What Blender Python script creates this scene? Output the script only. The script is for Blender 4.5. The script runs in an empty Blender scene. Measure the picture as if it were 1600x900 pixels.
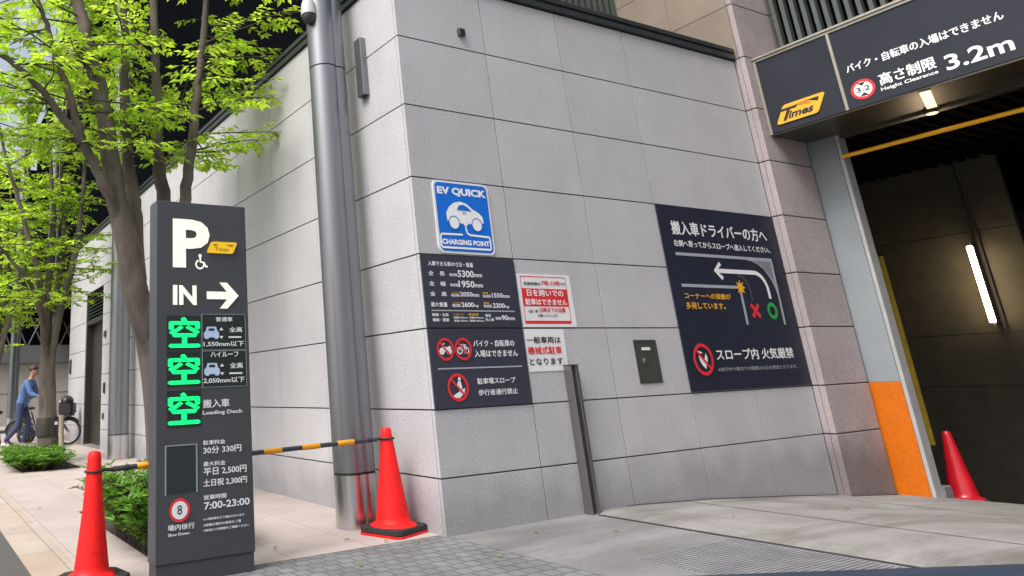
import bpy, bmesh, math, random
from mathutils import Vector, Matrix
random.seed(7)
SC = bpy.context.scene
COL = SC.collection
rad = math.radians

# ------------------------------------------------------------------ camera
cd = bpy.data.cameras.new('camera')
cam = bpy.data.objects.new('camera', cd)
COL.objects.link(cam)
cd.sensor_width = 36.0
cd.lens = 1098.4246 / 1600 * 36.0
cd.shift_x = (800 - 422.947) / 1600.0
cd.shift_y = -(450 - 292.922) / 1600.0
cd.clip_start, cd.clip_end = 0.05, 2000
r = Vector((0.89723976, -0.43973914, -0.03987851))
dn = Vector((0.08534887, 0.26133734, -0.96146678))
fw = Vector((0.43321632, 0.85926264, 0.27201350))
mw = Matrix.Identity(4)
for i in range(3):
    mw[i][0], mw[i][1], mw[i][2] = r[i], -dn[i], -fw[i]
mw[0][3], mw[1][3], mw[2][3] = -3.511005, -4.407661, 1.080952
cam.matrix_world = mw
SC.camera = cam

# ------------------------------------------------------------------ sky, sun, exposure
SUN_EL, SUN_AZ = rad(54), rad(254)      # azimuth measured clockwise from +Y
w = bpy.data.worlds.new('World')
SC.world = w
w.use_nodes = True
nt = w.node_tree
bg = nt.nodes['Background']
sky = nt.nodes.new('ShaderNodeTexSky')
sky.sky_type = 'NISHITA'
sky.sun_disc = False
sky.sun_elevation = SUN_EL
sky.sun_rotation = SUN_AZ
sky.air_density, sky.dust_density, sky.ozone_density = 1.2, 6.0, 1.0
hs = nt.nodes.new('ShaderNodeHueSaturation')
hs.inputs['Saturation'].default_value = 0.50      # a clouded, nearly colourless sky
nt.links.new(sky.outputs[0], hs.inputs['Color'])
nt.links.new(hs.outputs[0], bg.inputs['Color'])
bg.inputs['Strength'].default_value = 0.15
sd = bpy.data.lights.new('sun', 'SUN')
sd.energy, sd.angle, sd.color = 1.5, rad(26), (1.0, 0.975, 0.95)
sun = bpy.data.objects.new('sun', sd)
COL.objects.link(sun)
tosun = Vector((math.sin(SUN_AZ) * math.cos(SUN_EL), math.cos(SUN_AZ) * math.cos(SUN_EL), math.sin(SUN_EL)))
sun.rotation_euler = tosun.to_track_quat('Z', 'Y').to_euler()
sun.location = (-10, -10, 20)
vs = SC.view_settings
vs.view_transform, vs.look, vs.gamma = 'Standard', 'None', 1.0
vs.exposure = 0.57
SC.cycles.use_denoising = True
SC.cycles.max_bounces = 7
SC.cycles.transparent_max_bounces = 6
SC.cycles.caustics_reflective = SC.cycles.caustics_refractive = False

# ------------------------------------------------------------------ materials
def _new(name):
    m = bpy.data.materials.new(name)
    m.use_nodes = True
    return m, m.node_tree, m.node_tree.nodes['Principled BSDF']

def _col(t, b, base, amt, scale, detail=6, src='Object', tint=False, scale2=None, amt2=0.0, stretch=(1, 1, 1)):
    """base colour broken up by noise; tint adds the per-face variation stored on the mesh"""
    tc = t.nodes.new('ShaderNodeTexCoord')
    mp = t.nodes.new('ShaderNodeMapping')
    mp.inputs['Scale'].default_value = stretch
    t.links.new(tc.outputs[src], mp.inputs[0])
    n = t.nodes.new('ShaderNodeTexNoise')
    n.inputs['Scale'].default_value = scale
    n.inputs['Detail'].default_value = detail
    t.links.new(mp.outputs[0], n.inputs['Vector'])
    mr = t.nodes.new('ShaderNodeMapRange')
    mr.inputs[1].default_value, mr.inputs[2].default_value = 0.3, 0.7
    mr.inputs[3].default_value, mr.inputs[4].default_value = 1 - amt, 1 + amt
    t.links.new(n.outputs['Fac'], mr.inputs[0])
    val = mr.outputs[0]
    if scale2:
        n2 = t.nodes.new('ShaderNodeTexNoise')
        n2.inputs['Scale'].default_value = scale2
        n2.inputs['Detail'].default_value = 3
        t.links.new(mp.outputs[0], n2.inputs['Vector'])
        m2 = t.nodes.new('ShaderNodeMapRange')
        m2.inputs[1].default_value, m2.inputs[2].default_value = 0.3, 0.7
        m2.inputs[3].default_value, m2.inputs[4].default_value = 1 - amt2, 1 + amt2
        t.links.new(n2.outputs['Fac'], m2.inputs[0])
        mm = t.nodes.new('ShaderNodeMath'); mm.operation = 'MULTIPLY'
        t.links.new(val, mm.inputs[0]); t.links.new(m2.outputs[0], mm.inputs[1])
        val = mm.outputs[0]
    if tint:
        at = t.nodes.new('ShaderNodeAttribute'); at.attribute_name = 'tint'
        ad = t.nodes.new('ShaderNodeMath'); ad.operation = 'ADD'; ad.inputs[1].default_value = 1.0
        t.links.new(at.outputs['Fac'], ad.inputs[0])
        mm = t.nodes.new('ShaderNodeMath'); mm.operation = 'MULTIPLY'
        t.links.new(val, mm.inputs[0]); t.links.new(ad.outputs[0], mm.inputs[1])
        val = mm.outputs[0]
    vm = t.nodes.new('ShaderNodeVectorMath'); vm.operation = 'SCALE'
    vm.inputs[0].default_value = base
    t.links.new(val, vm.inputs['Scale'])
    if b is not None:
        t.links.new(vm.outputs[0], b.inputs['Base Color'])
    return vm.outputs[0], n, mp

def bump(t, b, n, strength, dist=0.01):
    bp = t.nodes.new('ShaderNodeBump')
    bp.inputs['Strength'].default_value = strength
    bp.inputs['Distance'].default_value = dist
    t.links.new(n.outputs['Fac'] if 'Fac' in n.outputs else n.outputs[0], bp.inputs['Height'])
    t.links.new(bp.outputs[0], b.inputs['Normal'])

def mat(name, base, rough=0.6, metal=0.0, amt=0.08, scale=6.0, emit=None, estr=0.0, spec=None, bmp=0.0, coat=0.0, **kw):
    m, t, b = _new(name)
    c, n, mp = _col(t, b, base, amt, scale, **kw)
    b.inputs['Roughness'].default_value = rough
    b.inputs['Metallic'].default_value = metal
    if spec is not None:
        b.inputs['Specular IOR Level'].default_value = spec
    if coat:
        b.inputs['Coat Weight'].default_value = coat
    if emit:
        b.inputs['Emission Color'].default_value = (*emit, 1)
        b.inputs['Emission Strength'].default_value = estr
    if bmp:
        bump(t, b, n, bmp)
    return m

def granite(name, base, fleck=0.16, blotch=0.07, stain=(0.70, 0.0)):
    """fine flecked stone; damp grime creeps up its foot and a few faint runs come down it"""
    m, t, b = _new(name)
    c, n, mp = _col(t, None, base, fleck, 62.0, detail=5, tint=True, scale2=2.2, amt2=blotch)
    tc = t.nodes.new('ShaderNodeTexCoord')
    # vertical streaks
    mp2 = t.nodes.new('ShaderNodeMapping'); mp2.inputs['Scale'].default_value = (5.0, 5.0, 0.25)
    t.links.new(tc.outputs['Object'], mp2.inputs[0])
    ns = t.nodes.new('ShaderNodeTexNoise'); ns.inputs['Scale'].default_value = 1.0; ns.inputs['Detail'].default_value = 5
    t.links.new(mp2.outputs[0], ns.inputs['Vector'])
    ms = t.nodes.new('ShaderNodeMapRange')
    ms.inputs[1].default_value, ms.inputs[2].default_value = 0.50, 0.80
    ms.inputs[3].default_value, ms.inputs[4].default_value = 1.0, 0.95
    t.links.new(ns.outputs['Fac'], ms.inputs[0])
    # grime along the foot
    sx = t.nodes.new('ShaderNodeSeparateXYZ'); t.links.new(tc.outputs['Object'], sx.inputs[0])
    nz = t.nodes.new('ShaderNodeTexNoise'); nz.inputs['Scale'].default_value = 3.0; nz.inputs['Detail'].default_value = 6
    t.links.new(tc.outputs['Object'], nz.inputs['Vector'])
    ma = t.nodes.new('ShaderNodeMath'); ma.operation = 'MULTIPLY_ADD'
    t.links.new(nz.outputs['Fac'], ma.inputs[0]); ma.inputs[1].default_value = -0.55
    t.links.new(sx.outputs['Z'], ma.inputs[2])
    mz = t.nodes.new('ShaderNodeMapRange')
    mz.inputs[1].default_value, mz.inputs[2].default_value = -0.18, 0.18
    mz.inputs[3].default_value, mz.inputs[4].default_value = stain[0], 1.0
    t.links.new(ma.outputs[0], mz.inputs[0])
    mu = t.nodes.new('ShaderNodeMath'); mu.operation = 'MULTIPLY'
    t.links.new(ms.outputs[0], mu.inputs[0]); t.links.new(mz.outputs[0], mu.inputs[1])
    v2 = t.nodes.new('ShaderNodeVectorMath'); v2.operation = 'SCALE'
    t.links.new(c, v2.inputs[0]); t.links.new(mu.outputs[0], v2.inputs['Scale'])
    t.links.new(v2.outputs[0], b.inputs['Base Color'])
    b.inputs['Roughness'].default_value = 0.62
    b.inputs['Specular IOR Level'].default_value = 0.35
    bump(t, b, n, 0.10, 0.004)
    return m

def paving(name, c1, c2, mortar, bw, bh, scale=1.0, msize=0.006, bmp=0.3, rot=0.0, rough=0.75, dirt=0.12, offset=0.5):
    m, t, b = _new(name)
    tc = t.nodes.new('ShaderNodeTexCoord')
    mp = t.nodes.new('ShaderNodeMapping'); mp.inputs['Rotation'].default_value = (0, 0, rot)
    t.links.new(tc.outputs['Object'], mp.inputs[0])
    br = t.nodes.new('ShaderNodeTexBrick')
    br.inputs['Scale'].default_value = scale
    br.inputs['Mortar Size'].default_value = msize
    br.inputs['Mortar Smooth'].default_value = 0.3
    br.inputs['Brick Width'].default_value = bw
    br.inputs['Row Height'].default_value = bh
    br.offset = offset
    br.inputs['Color1'].default_value = (*c1, 1); br.inputs['Color2'].default_value = (*c2, 1)
    br.inputs['Mortar'].default_value = (*mortar, 1)
    t.links.new(mp.outputs[0], br.inputs['Vector'])
    n = t.nodes.new('ShaderNodeTexNoise'); n.inputs['Scale'].default_value = 2.5; n.inputs['Detail'].default_value = 9
    n.inputs['Roughness'].default_value = 0.65
    t.links.new(tc.outputs['Object'], n.inputs['Vector'])
    mr = t.nodes.new('ShaderNodeMapRange')
    mr.inputs[1].default_value, mr.inputs[2].default_value = 0.3, 0.7
    mr.inputs[3].default_value, mr.inputs[4].default_value = 1 - dirt, 1 + dirt
    t.links.new(n.outputs['Fac'], mr.inputs[0])
    vm = t.nodes.new('ShaderNodeVectorMath'); vm.operation = 'SCALE'
    t.links.new(br.outputs['Color'], vm.inputs[0]); t.links.new(mr.outputs[0], vm.inputs['Scale'])
    t.links.new(vm.outputs[0], b.inputs['Base Color'])
    b.inputs['Roughness'].default_value = rough
    b.inputs['Specular IOR Level'].default_value = 0.3
    inv = t.nodes.new('ShaderNodeMath'); inv.operation = 'SUBTRACT'; inv.inputs[0].default_value = 1.0
    t.links.new(br.outputs['Fac'], inv.inputs[1])
    n3 = t.nodes.new('ShaderNodeTexNoise'); n3.inputs['Scale'].default_value = 60; n3.inputs['Detail'].default_value = 4
    t.links.new(tc.outputs['Object'], n3.inputs['Vector'])
    ad = t.nodes.new('ShaderNodeMath'); ad.operation = 'MULTIPLY_ADD'; ad.inputs[1].default_value = 0.35
    t.links.new(n3.outputs['Fac'], ad.inputs[0]); t.links.new(inv.outputs[0], ad.inputs[2])
    bp = t.nodes.new('ShaderNodeBump'); bp.inputs['Strength'].default_value = bmp; bp.inputs['Distance'].default_value = 0.01
    t.links.new(ad.outputs[0], bp.inputs['Height']); t.links.new(bp.outputs[0], b.inputs['Normal'])
    return m

def concrete(name, base, stain_col, amount=0.5):
    m, t, b = _new(name)
    c, n, mp = _col(t, None, base, 0.10, 45.0, detail=8, scale2=1.3, amt2=0.14)
    tc = t.nodes.new('ShaderNodeTexCoord')
    mq = t.nodes.new('ShaderNodeMapping'); mq.inputs['Scale'].default_value = (0.22, 1.0, 1)
    t.links.new(tc.outputs['Object'], mq.inputs[0])
    n2 = t.nodes.new('ShaderNodeTexNoise'); n2.inputs['Scale'].default_value = 1.8; n2.inputs['Detail'].default_value = 11; n2.inputs['Roughness'].default_value = 0.68
    n2.inputs['Distortion'].default_value = 0.6
    t.links.new(mq.outputs[0], n2.inputs['Vector'])
    mr = t.nodes.new('ShaderNodeMapRange'); mr.inputs[1].default_value, mr.inputs[2].default_value = 0.43, 0.62
    mr.inputs[3].default_value, mr.inputs[4].default_value = 0.0, amount
    t.links.new(n2.outputs['Fac'], mr.inputs[0])
    # small dark oil spots
    vo = t.nodes.new('ShaderNodeTexVoronoi'); vo.inputs['Scale'].default_value = 3.3
    t.links.new(tc.outputs['Object'], vo.inputs['Vector'])
    mo = t.nodes.new('ShaderNodeMapRange'); mo.inputs[1].default_value, mo.inputs[2].default_value = 0.04, 0.11
    mo.inputs[3].default_value, mo.inputs[4].default_value = 0.55, 0.0
    t.links.new(vo.outputs['Distance'], mo.inputs[0])
    mx2 = t.nodes.new('ShaderNodeMath'); mx2.operation = 'MAXIMUM'
    t.links.new(mr.outputs[0], mx2.inputs[0]); t.links.new(mo.outputs[0], mx2.inputs[1])
    mx = t.nodes.new('ShaderNodeMix'); mx.data_type = 'RGBA'
    mx.inputs['B'].default_value = (*stain_col, 1)
    t.links.new(c, mx.inputs['A']); t.links.new(mx2.outputs[0], mx.inputs['Factor'])
    t.links.new(mx.outputs['Result'], b.inputs['Base Color'])
    b.inputs['Roughness'].default_value = 0.8
    b.inputs['Specular IOR Level'].default_value = 0.25
    bump(t, b, n, 0.15, 0.004)
    return m

def leafmat(name, base, trans, var=0.35, mixf=0.5):
    m = bpy.data.materials.new(name); m.use_nodes = True
    t = m.node_tree; t.nodes.clear()
    o = t.nodes.new('ShaderNodeOutputMaterial')
    at = t.nodes.new('ShaderNodeAttribute'); at.attribute_name = 'tint'
    mr = t.nodes.new('ShaderNodeMapRange'); mr.inputs[3].default_value, mr.inputs[4].default_value = 1 - var, 1 + var
    t.links.new(at.outputs['Fac'], mr.inputs[0])
    d = t.nodes.new('ShaderNodeBsdfPrincipled'); d.inputs['Roughness'].default_value = 0.5
    d.inputs['Specular IOR Level'].default_value = 0.3
    tr = t.nodes.new('ShaderNodeBsdfTranslucent')
    for node, key, colr in ((d, 'Base Color', base), (tr, 'Color', trans)):
        vm = t.nodes.new('ShaderNodeVectorMath'); vm.operation = 'SCALE'
        vm.inputs[0].default_value = colr
        t.links.new(mr.outputs[0], vm.inputs['Scale'])
        t.links.new(vm.outputs[0], node.inputs[key])
    mx = t.nodes.new('ShaderNodeMixShader'); mx.inputs[0].default_value = mixf
    t.links.new(d.outputs[0], mx.inputs[1]); t.links.new(tr.outputs[0], mx.inputs[2])
    t.links.new(mx.outputs[0], o.inputs['Surface'])
    return m

MT = {}
MT['wall'] = granite('grey_granite', (0.468, 0.458, 0.480), blotch=.05)
MT['pink'] = granite('pinkish_granite', (0.365, 0.315, 0.32), fleck=0.20, blotch=0.08, stain=(0.55, 0))
MT['beige'] = granite('beige_stone', (0.26, 0.215, 0.17), fleck=0.12)
MT['joint'] = mat('dark_joint', (0.035, 0.034, 0.033), 0.9)
MT['coping'] = mat('dark_metal_coping', (0.055, 0.06, 0.065), 0.42, 0.5, amt=0.12)
MT['black'] = mat('black_facade', (0.0045, 0.005, 0.0065), 0.9, spec=0.0)
MT['slat'] = mat('grey_green_slat', (0.085, 0.10, 0.092), 0.6, 0.2)
MT['column'] = mat('satin_grey_steel', (0.25, 0.254, 0.275), 0.35, 0.8, amt=0.08, scale=3, stretch=(1, 1, 0.2))
MT['stainless'] = mat('polished_stainless', (0.62, 0.62, 0.635), 0.31, 1.0, amt=0.06, scale=8, stretch=(1, 1, 0.1))
MT['seam'] = mat('black_seam', (0.012, 0.012, 0.013), 0.7)
MT['pylon'] = mat('charcoal_panel', (0.052, 0.055, 0.063), 0.45, amt=0.05, scale=3)
MT['pylonside'] = mat('charcoal_side', (0.060, 0.062, 0.072), 0.45, amt=0.05, scale=3)
MT['darksign'] = mat('navy_sign_panel', (0.040, 0.042, 0.064), 0.42, amt=0.05, scale=3)
MT['navysign'] = mat('deep_navy_sign_panel', (0.020, 0.023, 0.041), 0.5, amt=0.08, scale=3, spec=0.25)
MT['beamface'] = mat('charcoal_beam_panel', (0.027, 0.030, 0.041), 0.5, amt=0.08, scale=3, spec=0.22)
MT['soffit'] = mat('bronze_soffit', (0.12, 0.105, 0.085), 0.3, 0.8, amt=0.1, scale=4)
MT['champ'] = mat('champagne_trim', (0.42, 0.39, 0.33), 0.4, 0.6)
MT['jamb'] = mat('grey_green_steel_paint', (0.26, 0.29, 0.31), 0.45, amt=0.05, scale=4)
MT['jambedge'] = mat('pale_steel_edge', (0.50, 0.51, 0.51), 0.4, 0.3)
MT['orange'] = mat('orange_paint', (0.58, 0.135, 0.002), 0.45, amt=0.06, scale=5, detail=10, scale2=30, amt2=.08)
MT['yellow'] = mat('yellow_paint', (0.95, 0.47, 0.012), 0.45, amt=0.06, scale=9)
MT['oldyellow'] = mat('dull_yellow_paint', (0.28, 0.20, 0.012), 0.6, amt=0.15, scale=9)
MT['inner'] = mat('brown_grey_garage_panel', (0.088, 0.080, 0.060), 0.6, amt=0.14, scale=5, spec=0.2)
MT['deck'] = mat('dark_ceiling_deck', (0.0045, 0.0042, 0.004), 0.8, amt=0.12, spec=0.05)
MT['W'] = mat('white_lettering', (0.78, 0.78, 0.80), 0.5, amt=0.03)
MT['P'] = mat('bright_white_lettering', (0.84, 0.84, 0.85), 0.5, amt=0.03)
MT['G'] = mat('grey_lettering', (0.30, 0.31, 0.34), 0.5, amt=0.03)
MT['dimline'] = mat('dim_grey_marking', (0.06, 0.065, 0.08), 0.5, amt=0.03)
MT['greyline'] = mat('grey_marking', (0.36, 0.38, 0.42), 0.5, amt=0.03)
MT['O'] = mat('amber_lettering', (0.80, 0.42, 0.03), 0.5, amt=0.04)
MT['K'] = mat('black_lettering', (0.02, 0.02, 0.022), 0.5, amt=0.04)
MT['R'] = mat('red_lettering', (0.70, 0.03, 0.035), 0.5, amt=0.04)
MT['green'] = mat('green_marking', (0.02, 0.35, 0.06), 0.5, amt=0.04)
MT['C'] = mat('cream_backlit_lettering', (0.85, 0.80, 0.72), 0.4, amt=0.02, emit=(1.0, 0.90, 0.78), estr=0.28)
MT['L'] = mat('lit_green_display', (0.0, 0.25, 0.05), 0.4, amt=0.02, emit=(0.0, 1.0, 0.20), estr=0.95)
MT['led'] = mat('dark_display_glass', (0.012, 0.022, 0.02), 0.25, amt=0.02)
MT['screen'] = mat('dark_screen_glass', (0.018, 0.028, 0.03), 0.22, amt=0.05)
MT['iconblue'] = mat('pale_blue_marking', (0.46, 0.58, 0.80), 0.5, amt=0.03)
MT['blue'] = mat('blue_sign_face', (0.006, 0.155, 0.66), 0.4, amt=0.03)
MT['paper'] = mat('white_sign_face', (0.76, 0.76, 0.77), 0.5, amt=0.03)
MT['cone'] = mat('red_cone_plastic', (0.86, 0.012, 0.011), 0.5, spec=0.3, amt=0.14, scale=7, detail=9, scale2=40, amt2=.10)
MT['shadecone'] = mat('shaded_red_cone_plastic', (0.52, 0.010, 0.022), 0.28, amt=0.10, scale=7, spec=0.6)  # darker copy of the red cone plastic, garage shade put into its colour
MT['rubber'] = mat('black_rubber', (0.022, 0.022, 0.024), 0.75, amt=0.25, scale=12)
MT['barblack'] = mat('dark_bar_sleeve', (0.045, 0.05, 0.06), 0.4)
MT['barorange'] = mat('amber_bar_sleeve', (0.86, 0.36, 0.01), 0.4)
MT['bronze'] = mat('dark_bronze_metal', (0.070, 0.062, 0.052), 0.4, 0.5, amt=0.12, scale=4)
MT['fin'] = mat('brushed_dark_steel', (0.24, 0.232, 0.228), 0.36, 0.8, amt=0.12, scale=8, stretch=(1, 1, 0.1))
MT['box'] = mat('olive_grey_metal', (0.075, 0.078, 0.07), 0.45, 0.3, amt=0.1)
MT['bark'] = mat('grey_brown_bark', (0.125, 0.10, 0.085), 0.85, amt=0.5, scale=7, detail=9, bmp=0.8, stretch=(1, 1, 0.35), scale2=2.2, amt2=.35)
MT['twig'] = mat('dark_twig_bark', (0.075, 0.060, 0.050), 0.85, amt=0.3, scale=12)
MT['leaf'] = leafmat('spring_green_leaf', (0.34, 0.51, 0.042), (0.58, 0.80, 0.06), 0.55, 0.55)
MT['shrubleaf'] = leafmat('mid_green_shrub_leaf', (0.115, 0.25, 0.032), (0.17, 0.36, 0.03), 0.55, 0.4)
MT['dryleaf'] = leafmat('fallen_leaf_green', (0.22, 0.26, 0.04), (0.2, 0.25, 0.03), 0.2, 0.2)
MT['soil'] = mat('dark_soil', (0.045, 0.033, 0.024), 0.95, amt=0.4, scale=20, bmp=0.6)
MT['pave'] = paving('pale_pinkish_paving', (0.43, 0.365, 0.345), (0.455, 0.39, 0.37), (0.28, 0.235, 0.215), 1.2, 0.6, rot=rad(90), msize=0.004, bmp=0.12, dirt=0.10)
MT['tan'] = paving('tan_edge_stone', (0.40, 0.31, 0.24), (0.45, 0.39, 0.355), (0.26, 0.22, 0.19), 0.9, 0.5, rot=rad(90), msize=0.006, bmp=0.15)
MT['kerb'] = mat('dark_kerb_stone', (0.085, 0.082, 0.080), 0.8, amt=0.2, scale=20, bmp=0.2)
MT['road'] = concrete('pale_road_surface', (0.25, 0.255, 0.245), (0.16, 0.16, 0.15), 0.4)
MT['setts'] = paving('grey_setts', (0.160, 0.168, 0.174), (0.200, 0.208, 0.214), (0.105, 0.108, 0.111), 0.105, 0.105, msize=0.007, bmp=0.6, dirt=0.25, offset=0.5)
MT['concrete'] = concrete('grey_concrete', (0.225, 0.222, 0.226), (0.12, 0.118, 0.118), 0.7)
MT['ramp'] = concrete('worn_ramp_concrete', (0.265, 0.255, 0.248), (0.115, 0.11, 0.09), 0.7)
MT['grate'] = mat('galvanised_grating', (0.27, 0.27, 0.285), 0.5, 0.3, amt=0.15, scale=6)
MT['gap'] = mat('drain_void', (0.025, 0.025, 0.027), 0.95)
MT['lamp'] = mat('lit_tube', (0.9, 0.85, 0.75), 0.4, amt=0.01, emit=(1.0, 0.76, 0.48), estr=14.0)
MT['soflamp'] = mat('lit_downlight', (0.9, 0.8, 0.6), 0.4, amt=0.01, emit=(1.0, 0.66, 0.33), estr=1.5)
MT['housing'] = mat('dark_lamp_housing', (0.05, 0.05, 0.05), 0.5)
MT['cctv'] = mat('pale_grey_casing', (0.50, 0.50, 0.51), 0.4)
MT['dome'] = mat('smoked_dome', (0.02, 0.02, 0.024), 0.1, spec=0.6)
MT['skin'] = mat('skin', (0.42, 0.22, 0.15), 0.55, amt=0.05)
MT['hair'] = mat('dark_brown_hair', (0.045, 0.022, 0.014), 0.6, amt=0.25, scale=30)
MT['shirt'] = mat('blue_shirt_cloth', (0.085, 0.165, 0.36), 0.8, amt=0.12, scale=14)
MT['trousers'] = mat('navy_trouser_cloth', (0.045, 0.060, 0.125), 0.85, amt=0.12, scale=14)
MT['shoe'] = mat('white_shoe', (0.55, 0.54, 0.52), 0.6)
MT['tyre'] = mat('tyre_rubber', (0.018, 0.018, 0.018), 0.8)
MT['rim'] = mat('rim_alloy', (0.45, 0.45, 0.46), 0.35, 0.9)
MT['bike'] = mat('dark_bike_paint', (0.03, 0.035, 0.05), 0.35)
MT['silver'] = mat('silver_metal', (0.55, 0.55, 0.56), 0.3, 0.8)
MT['plastic'] = mat('black_plastic', (0.018, 0.019, 0.021), 0.45)
MT['carpaint'] = mat('dark_blue_car_paint', (0.022, 0.034, 0.060), 0.45, amt=0.03)
MT['stake'] = mat('pale_wood_stake', (0.34, 0.28, 0.21), 0.85, amt=0.25, scale=12, stretch=(1, 1, 0.2))
MT['farwall'] = mat('pale_far_cladding', (0.40, 0.385, 0.36), 0.7, amt=0.08, scale=1)
MT['fargrey'] = mat('grey_far_band', (0.13, 0.135, 0.14), 0.6, amt=0.08)
MT['brass'] = mat('dull_plate', (0.14, 0.135, 0.12), 0.5, 0.3)

# ------------------------------------------------------------------ mesh builders
class MB:
    def __init__(s):
        s.v, s.f, s.t = [], [], []
    def add(s, vs, fs, tint=0.0):
        o = len(s.v)
        s.v += [tuple(p) for p in vs]
        s.f += [tuple(i + o for i in f) for f in fs]
        s.t += [tint] * len(fs)
        return s
    def box(s, x0, x1, y0, y1, z0, z1, tint=0.0):
        if x0 > x1: x0, x1 = x1, x0
        if y0 > y1: y0, y1 = y1, y0
        if z0 > z1: z0, z1 = z1, z0
        p = [(x, y, z) for z in (z0, z1) for y in (y0, y1) for x in (x0, x1)]
        return s.add(p, [(0, 2, 3, 1), (4, 5, 7, 6), (0, 1, 5, 4), (2, 6, 7, 3), (0, 4, 6, 2), (1, 3, 7, 5)], tint)
    def tube(s, path, rads, seg=8, cap=True, tint=0.0):
        path = [Vector(p) for p in path]
        if not hasattr(rads, '__len__'): rads = [rads] * len(path)
        vs, fs = [], []
        ref = None
        for i, p in enumerate(path):
            d = (path[min(i + 1, len(path) - 1)] - path[max(i - 1, 0)]).normalized()
            if ref is None:
                ref = d.orthogonal().normalized()
            u = (ref - d * ref.dot(d))
            u = u.normalized() if u.length > 1e-5 else d.orthogonal().normalized()
            ref = u
            v = d.cross(u)
            for k in range(seg):
                a = 2 * math.pi * k / seg
                vs.append(p + (u * math.cos(a) + v * math.sin(a)) * rads[i])
        for i in range(len(path) - 1):
            for k in range(seg):
                a, b = i * seg + k, i * seg + (k + 1) % seg
                fs.append((a, b, b + seg, a + seg))
        if cap:
            fs.append(tuple(range(seg))[::-1]); fs.append(tuple(range(len(vs) - seg, len(vs))))
        return s.add(vs, fs, tint)
    def lathe(s, prof, c=(0, 0, 0), seg=32, cap=True, sx=1.0, sy=1.0):
        vs, fs = [], []
        for rr, z in prof:
            for k in range(seg):
                a = 2 * math.pi * k / seg
                vs.append((c[0] + rr * sx * math.cos(a), c[1] + rr * sy * math.sin(a), c[2] + z))
        n = len(prof)
        for i in range(n - 1):
            for k in range(seg):
                a, b = i * seg + k, i * seg + (k + 1) % seg
                fs.append((a, b, b + seg, a + seg))
        if cap:
            fs.append(tuple(range(seg))[::-1]); fs.append(tuple(range((n - 1) * seg, n * seg)))
        return s.add(vs, fs)
    def ball(s, c, rx, ry=None, rz=None, seg=14, rings=9):
        ry = ry or rx; rz = rz or rx
        prof = [(max(1e-4, math.sin(math.pi * i / rings)), -math.cos(math.pi * i / rings)) for i in range(rings + 1)]
        vs, fs = [], []
        for rr, z in prof:
            for k in range(seg):
                a = 2 * math.pi * k / seg
                vs.append((c[0] + rr * rx * math.cos(a), c[1] + rr * ry * math.sin(a), c[2] + z * rz))
        for i in range(rings):
            for k in range(seg):
                a, b = i * seg + k, i * seg + (k + 1) % seg
                fs.append((a, b, b + seg, a + seg))
        return s.add(vs, fs)
    def torus(s, c, R, rr, axis='z', seg=32, sides=8):
        vs, fs = [], []
        for i in range(seg):
            a = 2 * math.pi * i / seg
            for k in range(sides):
                b = 2 * math.pi * k / sides
                q = R + rr * math.cos(b)
                x, y, z = q * math.cos(a), q * math.sin(a), rr * math.sin(b)
                if axis == 'y': x, y, z = x, z, y
                if axis == 'x': x, y, z = z, x, y
                vs.append((c[0] + x, c[1] + y, c[2] + z))
        for i in range(seg):
            for k in range(sides):
                a, b = i * sides + k, i * sides + (k + 1) % sides
                c2, d = ((i + 1) % seg) * sides + k, ((i + 1) % seg) * sides + (k + 1) % sides
                fs.append((a, b, d, c2))
        return s.add(vs, fs)
    def prism(s, pts, z0, z1):
        n = len(pts)
        vs = [(x, y, z0) for x, y in pts] + [(x, y, z1) for x, y in pts]
        fs = [tuple(range(n))[::-1], tuple(range(n, 2 * n))] + [(i, (i + 1) % n, n + (i + 1) % n, n + i) for i in range(n)]
        return s.add(vs, fs)
    # flat shapes on a sign face: pl maps (u, v, d) to the world
    def poly(s, pl, pts, d):
        vs = [pl(u, v, d) for u, v in pts]
        return s.add(vs, [tuple(range(len(pts)))])
    def disc(s, pl, c, ru, d, rv=None, seg=40):
        rv = rv or ru
        return s.poly(pl, [(c[0] + ru * math.cos(2 * math.pi * k / seg), c[1] + rv * math.sin(2 * math.pi * k / seg)) for k in range(seg)], d)
    def ring(s, pl, c, r0, r1, d, seg=40, a0=0.0, a1=2 * math.pi):
        vs, fs = [], []
        full = abs(a1 - a0 - 2 * math.pi) < 1e-6
        n = seg if full else seg + 1
        for k in range(n):
            a = a0 + (a1 - a0) * k / seg
            for q in (r0, r1):
                vs.append(pl(c[0] + q * math.cos(a), c[1] + q * math.sin(a), d))
        for k in range(seg):
            a, b = 2 * k, 2 * ((k + 1) % n)
            fs.append((a, a + 1, b + 1, b))
        return s.add(vs, fs)
    def line(s, pl, pts, wd, d):
        """a flat stroke of constant width along a polyline"""
        P = [Vector(p) for p in pts]
        vs, fs = [], []
        for i, p in enumerate(P):
            t = (P[min(i + 1, len(P) - 1)] - P[max(i - 1, 0)]).normalized()
            n = Vector((-t.y, t.x)) * wd / 2
            for q in (p + n, p - n):
                vs.append(pl(q.x, q.y, d))
        for i in range(len(P) - 1):
            fs.append((2 * i, 2 * i + 1, 2 * i + 3, 2 * i + 2))
        return s.add(vs, fs)
    def plate(s, pl, pts, d0, d1):
        """a plate with thickness from d0 (wall side) out to d1"""
        n = len(pts)
        vs = [pl(u, v, d0) for u, v in pts] + [pl(u, v, d1) for u, v in pts]
        fs = [tuple(range(n))[::-1], tuple(range(n, 2 * n))] + [(i, (i + 1) % n, n + (i + 1) % n, n + i) for i in range(n)]
        return s.add(vs, fs)

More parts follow.
